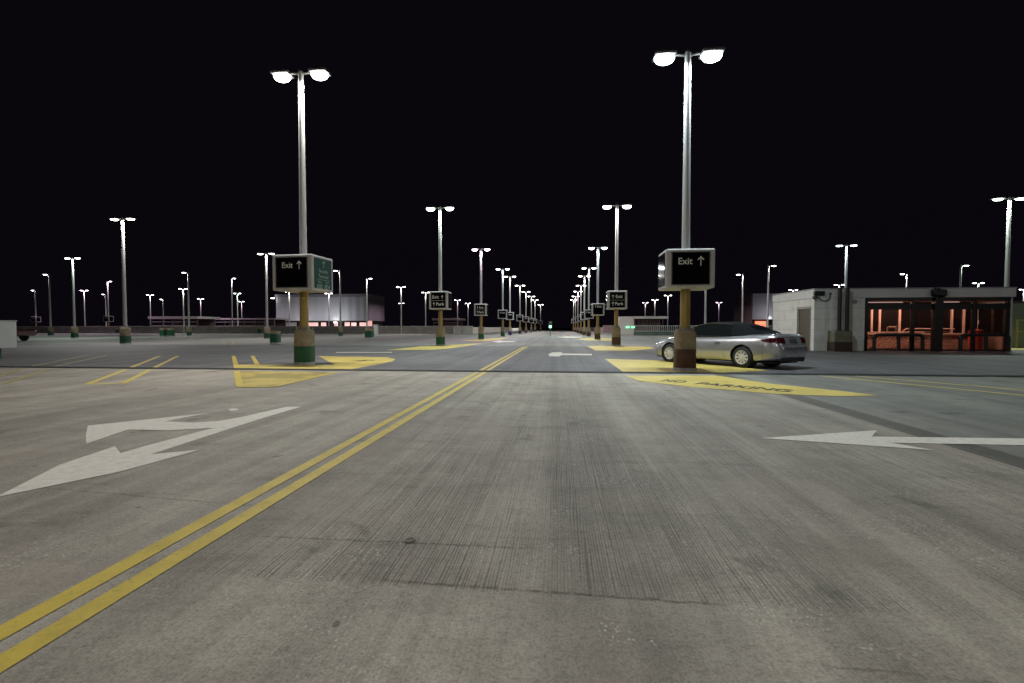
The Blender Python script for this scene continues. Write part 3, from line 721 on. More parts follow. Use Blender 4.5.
for i in range(n + 1): xx = xm + .1 + (xb - xm - .9) * i / n; MB().box(xx, xx + .12, YB + .2, YB + .32, 0, z1 - .4).obj('glazing_post', MATS['post_dark'], lb)
for px in (627.6, 633):
    xx = at_y(px, YB).x; MB().box(xx - .28, xx + .28, YB - .12, YB - .02, 1.05, 1.35).obj('green_light', emit('green_sign_light', (.10, 1.0, .38), 1.3), lb)

# lane signal at the far end
p = at_y(550.3, 62); sgn = empty('lane_signal', (p.x, p.y, 0), 0, 'lane signal showing a green light at the far end of the lane', 'signal')
MB().tube((0, .12, 0), (0, .12, 1.2), .05, n=12).obj('post', mat('signal_black', (.02, .02, .02), .5), sgn, True)
MB().box(-.22, .22, 0, .24, .98, 1.98).obj('housing', MATS['signal_black'], sgn, bevel=.03)
lathe = MB().lathe([(0.001, -.06), (.09, -.05), (.15, -.01), (.15, .0)], 20, 'Y', (0, 0, 1.26)).obj('green_lens', emit('signal_green', (.12, 1.0, .42), 9), sgn, True)
MB().lathe([(.001, -.03), (.15, -.004), (.15, 0)], 20, 'Y', (0, 0, 1.68)).obj('dark_lens', mat('lens_off', (.05, .01, .01), .2), sgn, True)
gl = bpy.data.lights.new('green_glow', 'POINT'); gl.energy = 25; gl.color = (.2, 1, .5); gl.shadow_soft_size = .1
go = bpy.data.objects.new('green_glow', gl); C.objects.link(go); go.parent = sgn; go.location = (0, -.25, 1.26)

# ------------------------------------------------------------------ stair lobby, right
def brick_mat():
    m = mat('painted_block', (.60, .60, .56), .7, noise=.1, nscale=1.5); N = m.node_tree.nodes; L = m.node_tree.links; b = N['Principled BSDF']
    tc = N.new('ShaderNodeTexCoord'); sp = N.new('ShaderNodeSeparateXYZ'); cb = N.new('ShaderNodeCombineXYZ'); ad = N.new('ShaderNodeMath')
    L.new(tc.outputs['Object'], sp.inputs[0]); L.new(sp.outputs[0], ad.inputs[0]); L.new(sp.outputs[1], ad.inputs[1]); L.new(ad.outputs[0], cb.inputs[0]); L.new(sp.outputs[2], cb.inputs[1])
    br = N.new('ShaderNodeTexBrick'); br.inputs['Scale'].default_value = 1; br.inputs['Brick Width'].default_value = 1.6; br.inputs['Row Height'].default_value = .52
    br.inputs['Mortar Size'].default_value = .012; br.inputs['Mortar Smooth'].default_value = .3
    br.inputs['Color1'].default_value = (.74, .74, .69, 1); br.inputs['Color2'].default_value = (.70, .70, .655, 1); br.inputs['Mortar'].default_value = (.52, .52, .48, 1)
    L.new(cb.outputs[0], br.inputs['Vector'])
    nz = N.new('ShaderNodeTexNoise'); nz.inputs['Scale'].default_value = 1.6; nz.inputs['Detail'].default_value = 7; nz.inputs['Roughness'].default_value = .7; L.new(tc.outputs['Object'], nz.inputs[0])
    mr = N.new('ShaderNodeMapRange'); mr.inputs['From Min'].default_value = .48; mr.inputs['From Max'].default_value = .7; mr.inputs['To Max'].default_value = .5; L.new(nz.outputs[0], mr.inputs[0])
    mx = N.new('ShaderNodeMixRGB'); mx.blend_type = 'MULTIPLY'; mx.inputs[2].default_value = (.62, .60, .54, 1); L.new(mr.outputs[0], mx.inputs[0]); L.new(br.outputs['Color'], mx.inputs[1])
    L.new(mx.outputs[0], b.inputs['Base Color'])
    bp = N.new('ShaderNodeBump'); bp.inputs['Strength'].default_value = .4; bp.inputs['Distance'].default_value = .01; bp.invert = True; L.new(br.outputs['Fac'], bp.inputs['Height']); L.new(bp.outputs[0], b.inputs['Normal'])
    return m
M_blkw = brick_mat()
c0 = at_z(813.5, 350.8); YL = c0.y; X0 = c0.x; X1 = at_y(1014, YL).x; XG0 = at_y(866, YL).x; XG1 = at_y(1010.5, YL).x; DL = 4.5; ZT = 3.05
def lx(px): return at_y(px, YL).x
lo = empty('stair_lobby', (0, 0, 0), 0, 'low white block building with a glazed warm lit lobby front on the right', 'building')
b = MB(); xd0, xd1 = YL + .35, YL + 1.6           # door opening in side wall
b.box(X0, X0 + .2, YL, xd0, 0, ZT - .45); b.box(X0, X0 + .2, xd1, YL + DL, 0, ZT - .45); b.box(X0, X0 + .2, xd0, xd1, 2.12, ZT - .45)
b.box(X0 + .202, XG0, YL, YL + .2, 0, ZT - .45)
b.box(X0 + .202, X1, YL + DL - .2, YL + DL, 0, ZT - .45); b.box(X1 - .15, X1, YL + .1, YL + DL - .21, 0, ZT - .45)
b.obj('wall', M_blkw, lo)
b = MB(); b.box(X0 - .03, X1 + .03, YL - .03, YL + DL + .03, ZT - .448, ZT - .03); b.obj('fascia', mat('fascia_paint', (.66, .66, .64), .6, noise=.12, nscale=1, streak=True), lo, bevel=.01)
b = MB(); b.box(X0 - .05, X1 + .05, YL - .05, YL + DL + .05, ZT - .028, ZT + .02); b.obj('roof', mat('roof_edge_grey', (.33, .33, .33), .6, noise=.1), lo)
MB().box(X0 + .05, X0 + .10, xd0 + .01, xd1 - .01, .02, 2.1).obj('door', mat('brown_door', (.09, .065, .03), .5, noise=.3, nscale=2, streak=True), lo)
b = MB(); b.box(X0 - .02, X0 + .04, xd0 - .05, xd0 - .002, 0, 2.16); b.box(X0 - .02, X0 + .04, xd1 + .002, xd1 + .05, 0, 2.16); b.box(X0 - .02, X0 + .04, xd0 - .05, xd1 + .05, 2.162, 2.21)
b.obj('door_frame', mat('frame_grey', (.25, .25, .24), .5), lo)
MB().box(XG0, XG1, YL + .3, YL + DL - .21, -.01, .03).obj('floor', mat('lobby_floor', (.34, .24, .20), .5, noise=.2), lo)
M_black = mat('black_metal', (.012, .012, .013), .4, .3)
b = MB(); pst = [866, 913, 974, 1008]
for px in pst: xx = lx(px); b.box(xx - .07, xx + .07, YL - .01, YL + .13, 0, ZT - .46)
b.box(lx(933), lx(941), YL - .12, YL + .14, 0, ZT - .46)
b.box(XG0, XG1, YL + .0, YL + .10, ZT - .60, ZT - .462); b.box(XG0, XG1, YL + .02, YL + .10, 2.02, 2.30); b.box(XG0, XG1, YL + .01, YL + .1, .03, .10)
b.obj('glazing_frame', M_black, lo)
g = mat('lobby_glass', (1, 1, 1), .02); g.node_tree.nodes['Principled BSDF'].inputs['Transmission Weight'].default_value = 1.0; g.node_tree.nodes['Principled BSDF'].inputs['IOR'].default_value = 1.12
for a, c in ((866, 913), (913, 933), (941, 974), (974, 1008)):
    MB().box(lx(a) + .075, lx(c) - .075 if c not in (933,) else lx(c) - .01, YL + .05, YL + .06, .105, 2.018).obj('window', g, lo)
M_rose = mat('rose_frame', (.62, .40, .33), .5, noise=.1)
b = MB(); yb = YL + 1.75                         # inner frame lines on the back wall
for px in (871, 879, 899, 912, 934, 951, 963, 985, 1001):
    xx = lx(px) * (yb / YL) ; b.box(xx - .045, xx + .045, yb - .06, yb, .8, 2.2)
b.box(XG0, X1 - .2, yb - .05, yb, 2.2, 2.26); b.box(XG0, X1 - .2, yb - .05, yb, .80, .86)
b.obj('window_frame', M_rose, lo)
MB().box(XG0, X1 - .16, yb + .045, yb + .12, .03, .84).obj('low_wall', mat('rose_wall', (.30, .17, .13), .7, noise=.2), lo); MB().box(XG0, X1 - .16, yb + .045, yb + .12, 2.22, 2.45).obj('back_lintel', M_dark, lo)
MB().box(XG0, X1 - .16, yb + .02, yb + .04, .86, 2.2).obj('back_window', mat('night_glass', (.01, .008, .008), .08), lo)
MB().box(XG0 + .1, X1 - .2, YL + .3, YL + DL - .3, 2.45, 2.5).obj('ceiling', mat('lobby_ceiling', (.25, .15, .13), .8), lo)
for x_, e_ in ((.28, 62), (.72, 28)):
    l = bpy.data.lights.new('lobby_tube', 'AREA'); l.shape = 'RECTANGLE'; l.size = 2.2; l.size_y = .12; l.energy = e_; l.color = (1.0, .58, .42)
    o = bpy.data.objects.new('lobby_tube', l); C.objects.link(o); o.parent = lo; o.location = (XG0 + (X1 - XG0) * x_, YL + 1.1, 2.43)
for pa, pb in ((868, 905), (944, 962)):
    MB().box(lx(pa), lx(pb), YL + .17, YL + .20, 2.36, 2.40).obj('lamp_tube', emit('dim_tube', (1, .62, .55), .35), lo)
# inside: stair balustrade with sloping bars, slatted bench rail, red bin
MB().box(X1 - .19, X1 - .16, YL + .35, yb - .05, .86, 2.2).obj('side_window', MATS['night_glass'], lo)
MB().box(X1 - .20, X1 - .157, YL + .35, yb - .05, .03, .84).obj('low_side_wall', MATS['rose_wall'], lo)
M_bar = mat('balustrade_paint', (.70, .42, .32), .45)
st = empty('balustrade', (0, 0, 0), 0, 'sloping barred stair balustrade inside the left half of the lobby', 'railing')
b = MB(); xa = lx(872); xb = lx(926); yq = YL + .8
for i in range(13):
    xx = xa + (xb - xa) * i / 13; b.tube((xx, yq, .12), (xx + .62, yq, .82), .022, n=8)
b.obj('baluster_bars', M_bar, st); b = MB(); b.tube((xa, yq, .10), (xb + .5, yq, .10), .035, n=8); b.tube((xa, yq, .90), (xb + .5, yq, .90), .035, n=8)
b.tube((lx(899), yq, .9), (lx(899), yq, 1.18), .03, n=8); b.tube((lx(899), yq, 1.18), (lx(908), yq, 1.18), .03, n=8); b.tube((lx(908), yq, .9), (lx(908), yq, 1.18), .03, n=8)
b.obj('handrail', M_bar, st)
st = empty('slatted_rail', (0, 0, 0), 0, 'low rail of horizontal slats inside the middle of the lobby', 'railing')
b = MB(); xa = lx(922); xb = lx(968); yq = YL + .9
for i in range(6): b.box(xa, xb, yq, yq + .04, .15 + .155 * i, .20 + .155 * i)
b.obj('slats', M_bar, st); b = MB(); b.path([(xa - .35, yq + .02, .84), (xa - .1, yq + .02, 1.08), (xb + .1, yq + .02, 1.08)], .03); b.obj('handrail', M_bar, st)
rb = empty('fire_cabinet', (lx(992) + .1, YL + 1.0, 0), 0, 'red bin standing inside the right end of the lobby', 'bin')
MB().lathe([(.0, 0), (.22, 0), (.26, .1), (.28, .95), (.24, 1.02), (.0, 1.08)], 20).obj('body', mat('red_plastic', (.45, .05, .03), .5), rb, True)
MB().lathe([(.29, .93), (.30, .96), (.29, .99)], 20).obj('rim', mat('dark_rim', (.08, .02, .02), .5), rb, True)
ib = empty('notice_board', (lx(996) + .9, yb - .09, 0), 0, 'small pale notice on the rear window frame at the right end of the lobby', 'notice')
MB().box(-.35, .35, 0, .02, 1.32, 1.52).obj('board', mat('notice_pale', (.8, .7, .65), .5), ib)
# hoop rails in front of the lobby
def hoop(pa, pm, pb, label):
    y = YL - .35; xa, xm_, xb = [at_y(q, y).x for q in (pa, pm, pb)]; zt_ = .80; r = .18; xc = (xa + xb) / 2
    e = empty('hoop_rail', (xc, y, 0), 0, label, 'guard rail', 'black hoop rails before the lobby'); pts = [(xa - xc, 0, 0), (xa - xc, 0, zt_ - r)]
    for i in range(1, 7): t = R(90 * i / 6); pts.append((xa - xc + r - r * math.cos(t), 0, zt_ - r + r * math.sin(t)))
    for i in range(0, 7): t = R(90 - 90 * i / 6); pts.append((xb - xc - r + r * math.cos(t), 0, zt_ - r + r * math.sin(t)))
    pts.append((xb - xc, 0, 0)); MB().path(pts, .075, 14).obj('hoop', M_black, e, True)
    MB().tube((xm_ - xc, 0, 0), (xm_ - xc, 0, zt_ - .03), .075, n=14).obj('middle_post', M_black, e, True)
    b = MB()
    for q in (xa, xm_, xb): b.tube((q - xc, 0, 0), (q - xc, 0, .03), .14, n=16)
    b.obj('base_collar', mat('collar_grey', (.2, .18, .17), .7), e, True)
hoop(874.5, 899, 923, 'black hoop guard rail before the left half of the lobby windows')
hoop(961, 986, 1009, 'black hoop guard rail before the right half of the lobby windows')
# loudspeaker / flood light on the dark post
fl = empty('flood_light', (lx(937) - .12, YL - .12, 2.62), 0, 'black flood light fixture on the fascia above the thick dark post', 'light fixture')
MB().box(-.26, .30, -.22, .06, .0, .34).obj('body', M_black, fl, bevel=.04, rot=(R(-12), R(6), 0))
MB().tube((0, 0, -.3), (0, .02, .45), .05, n=12).obj('bracket', M_black, fl, True); MB().box(-.1, .1, -.05, .12, .34, .44).obj('cap', M_black, fl, bevel=.02)
# camera and conduit at the corner
sc = empty('security_camera', (X0, YL, 2.6), 0, 'dark security camera with a looping cable at the lobby corner', 'camera'); sc.scale = (.72, .8, .8); sc.location.z = 2.72
MB().box(-.10, .55, -.22, .0, .0, .26).obj('housing', M_black, sc, bevel=.03)
MB().lathe([(.001, -.22), (.10, -.18), (.14, -.08), (.14, .0), (.001, .02)], 16, 'Z', (-.08, -.16, -.05)).obj('dome', mat('smoked_dome', (.10, .10, .10), .2), sc, True)
pts = [(.10, -.05, -.1)]
for i in range(13): t = R(200 + 190 * i / 12); pts.append((.62 + .36 * math.cos(t), -.05, -.02 + .32 * math.sin(t)))
MB().path(pts, .035, 8).obj('cable', mat('cable_grey', (.10, .10, .10), .6), sc, True)
MB().box(.92, 1.06, -.09, -.002, .06, .16).obj('junction_box', mat('cable_grey', (.1, .1, .1)), sc)
o = MB().lathe([(.0, -.07), (.09, -.06), (.11, 0)], 16, 'Y', (lx(854), YL - .003, 2.42)).obj('wall_sensor', mat('sensor_grey', (.25, .24, .22), .5), None, True)
tag(o, 'small round grey sensor on the white wall right of the dark pipes', 'sensor')
# double pedestal with two dark pipes
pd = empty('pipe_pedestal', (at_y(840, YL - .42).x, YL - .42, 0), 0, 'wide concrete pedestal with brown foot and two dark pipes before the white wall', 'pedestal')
def rect(w, d, z, r=.04): return [(x_ * w / .5, y_ * d / .5, z) for x_, y_, _ in sq(.5, r * 1.0, z)]
MB().rings([rect(.40, .30, .44), rect(.40, .30, .94), rect(.37, .27, .98)]).obj('block', mat('shaded_pedestal', (.15, .145, .095), .85, noise=.3, nscale=4), pd, True, ang=35)  # block and band colours darkened to carry the weaker light here
MB().rings([rect(.415, .315, 0), rect(.415, .315, .46)]).obj('painted_band', mat('shaded_brown_band', (.035, .018, .012), .6, noise=.3), pd, True, ang=35)
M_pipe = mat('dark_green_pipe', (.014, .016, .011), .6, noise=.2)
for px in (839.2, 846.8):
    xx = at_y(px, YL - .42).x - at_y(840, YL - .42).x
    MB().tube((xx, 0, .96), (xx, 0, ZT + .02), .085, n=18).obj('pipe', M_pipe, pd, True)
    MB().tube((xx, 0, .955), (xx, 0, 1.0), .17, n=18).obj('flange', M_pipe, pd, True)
# green grey wall at the right edge
gw = empty('green_wall', (0, 0, 0), 0, 'grey green wall continuing past the right end of the lobby', 'wall')
yg = 29.0; xg = at_y(1012, yg).x
MB().box(xg, xg + 22, yg, yg + .3, 0, 2.5).obj('wall_panel', mat('green_grey', (.20, .25, .20), .8, noise=.2, nscale=.7), gw)
MB().box(xg, xg + 22, yg - .04, yg + .34, 2.502, 2.62).obj('coping', mat('coping_dark', (.06, .06, .06), .7), gw)
b = MB(); b.box(xg + .2, xg + .28, yg - .05, yg - .003, 0, 1.6); b.box(xg + .9, xg + .98, yg - .05, yg - .003, 0, 1.6); b.box(xg + .28, xg + .9, yg - .05, yg - .003, 1.52, 1.6); b.box(xg + .28, xg + .9, yg - .05, yg - .003, .9, .96)
b.obj('gate_frame', mat('ochre_frame', (.45, .38, .14), .6), gw)

# ------------------------------------------------------------------ left edge: cabinet and truck
p = at_z(4, 358.6)
cb = empty('utility_cabinet', (p.x - .90, p.y, 0), 0, 'white box cabinet on a dark green base cut by the left edge of the photo', 'cabinet')
k = p.y / F * 1.02
MB().box(-.80, .22, -.2, .45, 0, .36).obj('base', BAND['green'], cb, bevel=.02)
MB().box(-1.3, .50, -.45, .75, .37, 1.38).obj('housing', mat('cabinet_white', (.50, .52, .50), .5, noise=.12, nscale=1.5), cb, bevel=.02)
MB().box(-1.32, .52, -.47, .77, 1.382, 1.42).obj('lid', mat('cabinet_lid', (.40, .42, .40), .5), cb, bevel=.01)
MB().box(-.5, -.485, -.456, -.449, .42, 1.35).obj('door_seam', M_dark, cb)
# ------------------------------------------------------------------ vehicles
M_tyre = mat('tyre_rubber', (.014, .014, .014), .8, noise=.3, nscale=20)
M_hub = mat('hubcap_silver', (.75, .74, .70), .35, .4, noise=.1)
def wheel(parent, x, y, side, r=.32, w=.20, spokes=9, key='car'):
    def ty():
        pr = [(r*.60, -w/2), (r*.80, -w/2 - .006), (r*.95, -w*.42), (r, -w*.28), (r, w*.28), (r*.95, w*.42), (r*.80, w/2 + .006), (r*.60, w/2)]
        return MB().lathe(pr, 40, 'Y').mesh('tyre', M_tyre, True, ang=50)
    def rim():
        b = MB(); yo = w/2   # outer face towards +y
        b.lathe([(r*.66, yo - .03), (r*.655, yo + .004), (r*.60, yo + .002), (r*.57, yo - .025), (r*.57, -w/2), ], 40, 'Y')
        b.lathe([(.001, yo + .002), (r*.13, yo + .002), (r*.22, yo - .008), (r*.24, yo - .03)], 24, 'Y')
        for i in range(spokes):
            a = 2*math.pi*i/spokes; ca, sa = math.cos(a), math.sin(a); q = []
            for rr, hw in ((r*.18, .022), (r*.60, .034)):
                for s_ in (-1, 1):
                    for dy in (yo - .05, yo - .006): q.append((ca*rr - sa*hw*s_, dy, sa*rr + ca*hw*s_))
            b.add(q, [(0,1,3,2), (4,6,7,5), (0,4,5,1), (2,3,7,6), (1,5,7,3), (0,2,6,4)])
        return b.mesh('rim', M_hub, True, ang=30)
    wh_ = empty('wheel', (x, y, r)); wh_.parent = parent; wh_.rotation_euler = (0, 0, 0 if side > 0 else math.pi)
    me = cached(('tyre', key, r), ty); t = put('tyre', me, wh_); put('rim', cached(('rim', key, r), rim), wh_)
    put('brake_disc', cached(('disc', key, r), lambda: MB().lathe([(.001, w/2 - .055), (r*.585, w/2 - .055)], 24, 'Y').mesh('brake_disc', mat('brake_dark', (.03, .03, .03), .6), True)), wh_)
    return wh_
def interp(tab, x):
    if x <= tab[0][0]: return tab[0][1]
    for (a, va), (c, vc) in zip(tab, tab[1:]):
        if x <= c:
            t = (x - a) / (c - a); t = t*t*(3-2*t)*.5 + t*.5; return va + (vc - va) * t
    return tab[-1][1]
def body_bm(xs, W_, ZT_, ZB_, crown):
    """closed loft; section from bottom centre up the side to top centre, mirrored"""
    b = MB(); rings = []
    for x in xs:
        w = interp(W_, x); zt = interp(ZT_, x); zb = interp(ZB_, x); cr = interp(crown, x); h = zt - zb
        side = [(0, zb), (w*.70, zb), (w*.90, zb + .02*h), (w*.965, zb + .10*h), (w*.99, zb + .25*h), (w, zb + .42*h), (w*.995, zb + .58*h), (w*.975, zb + .74*h), (w*.945, zb + .86*h), (w*.90, zb + .945*h), (w*.82, zt), (w*.62, zt + cr*.45), (w*.35, zt + cr*.85), (0, zt + cr)]
        ring = [(x, y, z) for y, z in side] + [(x, -y, z) for y, z in reversed(side[1:-1])]
        rings.append(ring)
    b.rings(rings); return b
def cut_arches(me_obj, arches, r, y0):
    cutters = []
    for (ax, az) in arches:
        for sg in (-1, 1):
            c = MB().tube((ax, sg * y0, az), (ax, sg * 1.3, az), r, n=48).obj('cut', M_dark, me_obj.parent); cutters.append(c)
            m = me_obj.modifiers.new('cut', 'BOOLEAN'); m.operation = 'DIFFERENCE'; m.object = c; m.solver = 'EXACT'
    dg = bpy.context.evaluated_depsgraph_get(); dg.update()
    me = bpy.data.meshes.new_from_object(me_obj.evaluated_get(dg)); me_obj.modifiers.clear(); me_obj.data = me
    for c in cutters: bpy.data.objects.remove(c)
    bm = bmesh.new(); bm.from_mesh(me)
    for e in bm.edges:
        if len(e.link_faces) == 2: e.smooth = e.calc_face_angle(0) < R(32)
    for f in bm.faces: f.smooth = True
    bm.to_mesh(me); bm.free()
    while len(me.materials) > 1: me.materials.pop()
def bvh_of(o): bm = bmesh.new(); bm.from_mesh(o.data); t = BVHTree.FromBMesh(bm); bm.free(); return t
def patch(tree, rays, nu, nv, off, name, m, parent, smooth=True):
    """rays[i][j] = (origin, dir): skin patch laid on the body"""
    vs = []; ok = []
    for i in range(nu):
        for jx in range(nv):
            o_, d_ = rays(i / (nu - 1), jx / (nv - 1)); o_ = Vector(o_); d_ = Vector(d_).normalized(); h, nn, _, _ = tree.ray_cast(o_, d_)
            if h is None: vs.append((0, 0, 0)); ok.append(False)
            else:
                if nn.dot(d_) > 0: nn = -nn
                vs.append(tuple(h + (nn * .8 - d_ * .2) * off)); ok.append(True)
    fs = []
    for i in range(nu - 1):
        for jx in range(nv - 1):
            q = (i*nv+jx, i*nv+jx+1, (i+1)*nv+jx+1, (i+1)*nv+jx)
            if all(ok[k_] for k_ in q): fs.append(q)
    b = MB(); b.add(vs, fs); me = bpy.data.meshes.new(name); me.from_pydata(vs, [], fs)
    bm = bmesh.new(); bm.from_mesh(me); bmesh.ops.delete(bm, geom=[v for v in bm.verts if not v.link_faces], context='VERTS'); bmesh.ops.recalc_face_normals(bm, faces=bm.faces)
    for f in bm.faces: f.smooth = smooth
    bm.to_mesh(me); bm.free(); me.materials.append(m); return put(name, me, parent)

M_silver = mat('silver_paint', (.44, .44, .47), .27, .65, coat=.7, spec=.5)
M_fabric = mat('soft_top_fabric', (.007, .008, .010), .9, noise=.3, nscale=30, spec=.12)
M_glass = mat('car_glass', (.008, .010, .010), .05, spec=.7, coat=.5)
M_trim = mat('black_trim', (.012, .012, .012), .5)
M_red = mat('tail_lamp_red', (.05, .003, .006), .15, coat=1.0)
M_seam = mat('panel_gap', (.03, .03, .03), .7)

CS = .95; rear = at_z(743.3, 367.8); front = at_z(673.2, 362.3)
hd = (front - rear); ang = math.atan2(hd.y, hd.x) 
mid = rear + hd.normalized() * 1.345 * CS
lft = Vector((-math.sin(ang), math.cos(ang), 0))         # car's own left
# the side towards the camera is the car's left side
carpos = mid - lft * .76 * CS
car = empty('parked_car', (carpos.x, carpos.y, 0), ang, 'silver two door convertible with closed black soft top parked behind the brown banded pedestal', 'car'); car.scale = (CS, CS, CS)
NX = [-2.46, -2.45, -2.43, -2.40, -2.36, -2.31, -2.24, -2.15, -2.05] + [-1.95 + .1 * i for i in range(39)] + [1.94, 2.0, 2.06, 2.12, 2.15, 2.18, 2.205, 2.215]
W_ = [(-2.46, .60), (-2.45, .66), (-2.40, .73), (-2.31, .79), (-2.15, .835), (-1.8, .872), (-1.2, .885), (.8, .885), (1.5, .872), (1.85, .83), (2.06, .76), (2.15, .66), (2.20, .54), (2.215, .44)]
ZT_ = [(-2.46, .64), (-2.45, .665), (-2.42, .70), (-2.385, .80), (-2.345, .92), (-2.29, .985), (-2.18, 1.005), (-1.9, 1.0), (-1.5, .985), (-.8, .955), (.2, .93), (.95, .915), (1.4, .86), (1.85, .76), (2.08, .68), (2.16, .60), (2.215, .50)]
ZB_ = [(-2.46, .45), (-2.43, .36), (-2.36, .30), (-2.1, .26), (-1.6, .21), (0, .19), (1.6, .20), (2.0, .20), (2.15, .22), (2.215, .30)]
CR_ = [(-2.46, .0), (-2.35, .015), (-2.1, .03), (0, .03), (1.2, .05), (1.9, .035), (2.25, .02)]
body = body_bm(NX, W_, ZT_, ZB_, CR_).obj('body', M_silver, car, True)
cut_arches(body, ((-1.345, .345), (1.345, .335)), .365, .58)
tree = bvh_of(body)
for ax, az in ((-1.345, .345), (1.345, .335)):
    for sg in (-1, 1):
        b = MB(); n = 28; vs = []; fs = []
        for i in range(n + 1):
            t = 2 * math.pi * i / n
            for yy in (sg * .56, sg * .845): vs.append((ax + .362 * math.cos(t), yy, az + .362 * math.sin(t)))
        for i in range(n): fs.append((2*i, 2*i+1, 2*i+3, 2*i+2))
        b.add(vs, fs); b.obj('wheel_well', M_trim, car, True)
for ax in (-1.345, 1.345):
    for sg in (-1, 1): wheel(car, ax, sg * .765, sg)
MB().box(-2.2, 2.1, -.62, .62, .165, .20).obj('underbody', M_trim, car)
# cabin
ZR = [(-1.86, 1.0), (-1.75, 1.045), (-1.55, 1.13), (-1.25, 1.245), (-.95, 1.335), (-.65, 1.378), (-.35, 1.392), (0, 1.385), (.28, 1.345), (.45, 1.27), (.7, 1.13), (.95, .995), (1.05, .93)]
WB = [(-1.86, .50), (-1.7, .66), (-1.45, .745), (-1.1, .775), (-.5, .785), (.4, .785), (.8, .76), (1.05, .68)]
WR = [(-1.86, .46), (-1.7, .56), (-1.4, .57), (-1.0, .575), (0, .60), (.35, .60), (.7, .67), (1.05, .66)]
xs = [-1.86, -1.8, -1.7, -1.6, -1.5, -1.4, -1.3, -1.2, -1.1, -1.0, -.9, -.8, -.7, -.6, -.45, -.3, -.15, 0, .12, .22, .30, .38, .46, .56, .66, .76, .86, .96, 1.05]
rows = []
for x in xs:
    zr = interp(ZR, x); wb = interp(WB, x); wr = interp(WR, x); z0 = .925 + (.05 if x < -.6 else 0) * min(1, (-.6 - x) / .4 if x < -.6 else 0)
    z0 = min(z0, zr - .01); hh = zr - z0
    rows.append([(x, wb, z0), (x, wb - (wb - wr) * .30, z0 + hh * .35), (x, wb - (wb - wr) * .68, z0 + hh * .68), (x, wr, z0 + hh * .88), (x, wr * .90, z0 + hh * .965), (x, wr * .6, zr), (x, 0, zr + .012)])
def cabin_faces(sel):
    vs = []; fs = []; m_ = 13
    for r_ in rows: vs += r_ + [(p_[0], -p_[1], p_[2]) for p_ in reversed(r_[:-1])]
    for i in range(len(rows) - 1):
        xm_ = (xs[i] + xs[i+1]) / 2
        for k_ in range(m_ - 1):
            kk = k_ if k_ < 6 else 11 - k_; left = k_ < 6
            if sel(xm_, kk, left): fs.append((i*m_+k_, (i+1)*m_+k_, (i+1)*m_+k_+1, i*m_+k_+1))
    return vs, fs
def cls(x, k_, left):
    if x > .34: return 'wind' if k_ >= 3 else 'sideL' if (x < .70 and left) else 'sideR' if x < .70 else 'pillar'
    if -.86 < x < .34 and k_ < 3: return 'sideL' if left else 'sideR'
    if -1.62 < x < -1.18 and k_ >= 5: return 'rearw'
    if x > .28: return 'header'
    return 'top'
for key, nm, mm in (('wind', 'windshield', M_glass), ('sideL', 'side_window', M_glass), ('sideR', 'side_window', M_glass), ('pillar', 'window_pillar', M_silver), ('rearw', 'rear_window', M_glass), ('header', 'header_rail', M_silver), ('top', 'soft_top', M_fabric)):
    vs, fs = cabin_faces(lambda x, k_, l_: cls(x, k_, l_) == key)
    me = bpy.data.meshes.new(nm); me.from_pydata(vs, [], fs); bm = bmesh.new(); bm.from_mesh(me)
    bmesh.ops.delete(bm, geom=[v for v in bm.verts if not v.link_faces], context='VERTS'); bmesh.ops.recalc_face_normals(bm, faces=bm.faces)
    for f in bm.faces: f.smooth = True
    bm.to_mesh(me); bm.free(); me.materials.append(mm); put(nm, me, car)
# window surround, A pillar strip
for sg in (-1, 1):
    pts = [(x_, sg * (interp(WR, x_) + .008), .925 + (interp(ZR, x_) - .925) * .88) for x_ in (-.86, -.6, -.3, 0, .2, .34)]
    pts += [(x_, sg * (interp(WR, x_) + .004), .925 + (interp(ZR, x_) - .925) * .88) for x_ in (.5, .7, .9, 1.0)]
    MB().path(pts, .020, 8).obj('window_rail', M_trim, car, True)
    MB().path([(x_, sg * (interp(WB, x_) + .012), .93) for x_ in (-.95, -.5, 0, .4, .75, .95)], .014, 8).obj('belt_strip', M_trim, car, True)
    b = MB(); b.box(-.10, .10, -.06, .06, -.06, .07); b.obj('mirror', M_silver, car, bevel=.035, loc=(.66, sg * .93, .99)); 
    MB().tube((.66, sg * .80, .93), (.66, sg * .90, .96), .025, n=8).obj('mirror_stalk', M_trim, car, True)
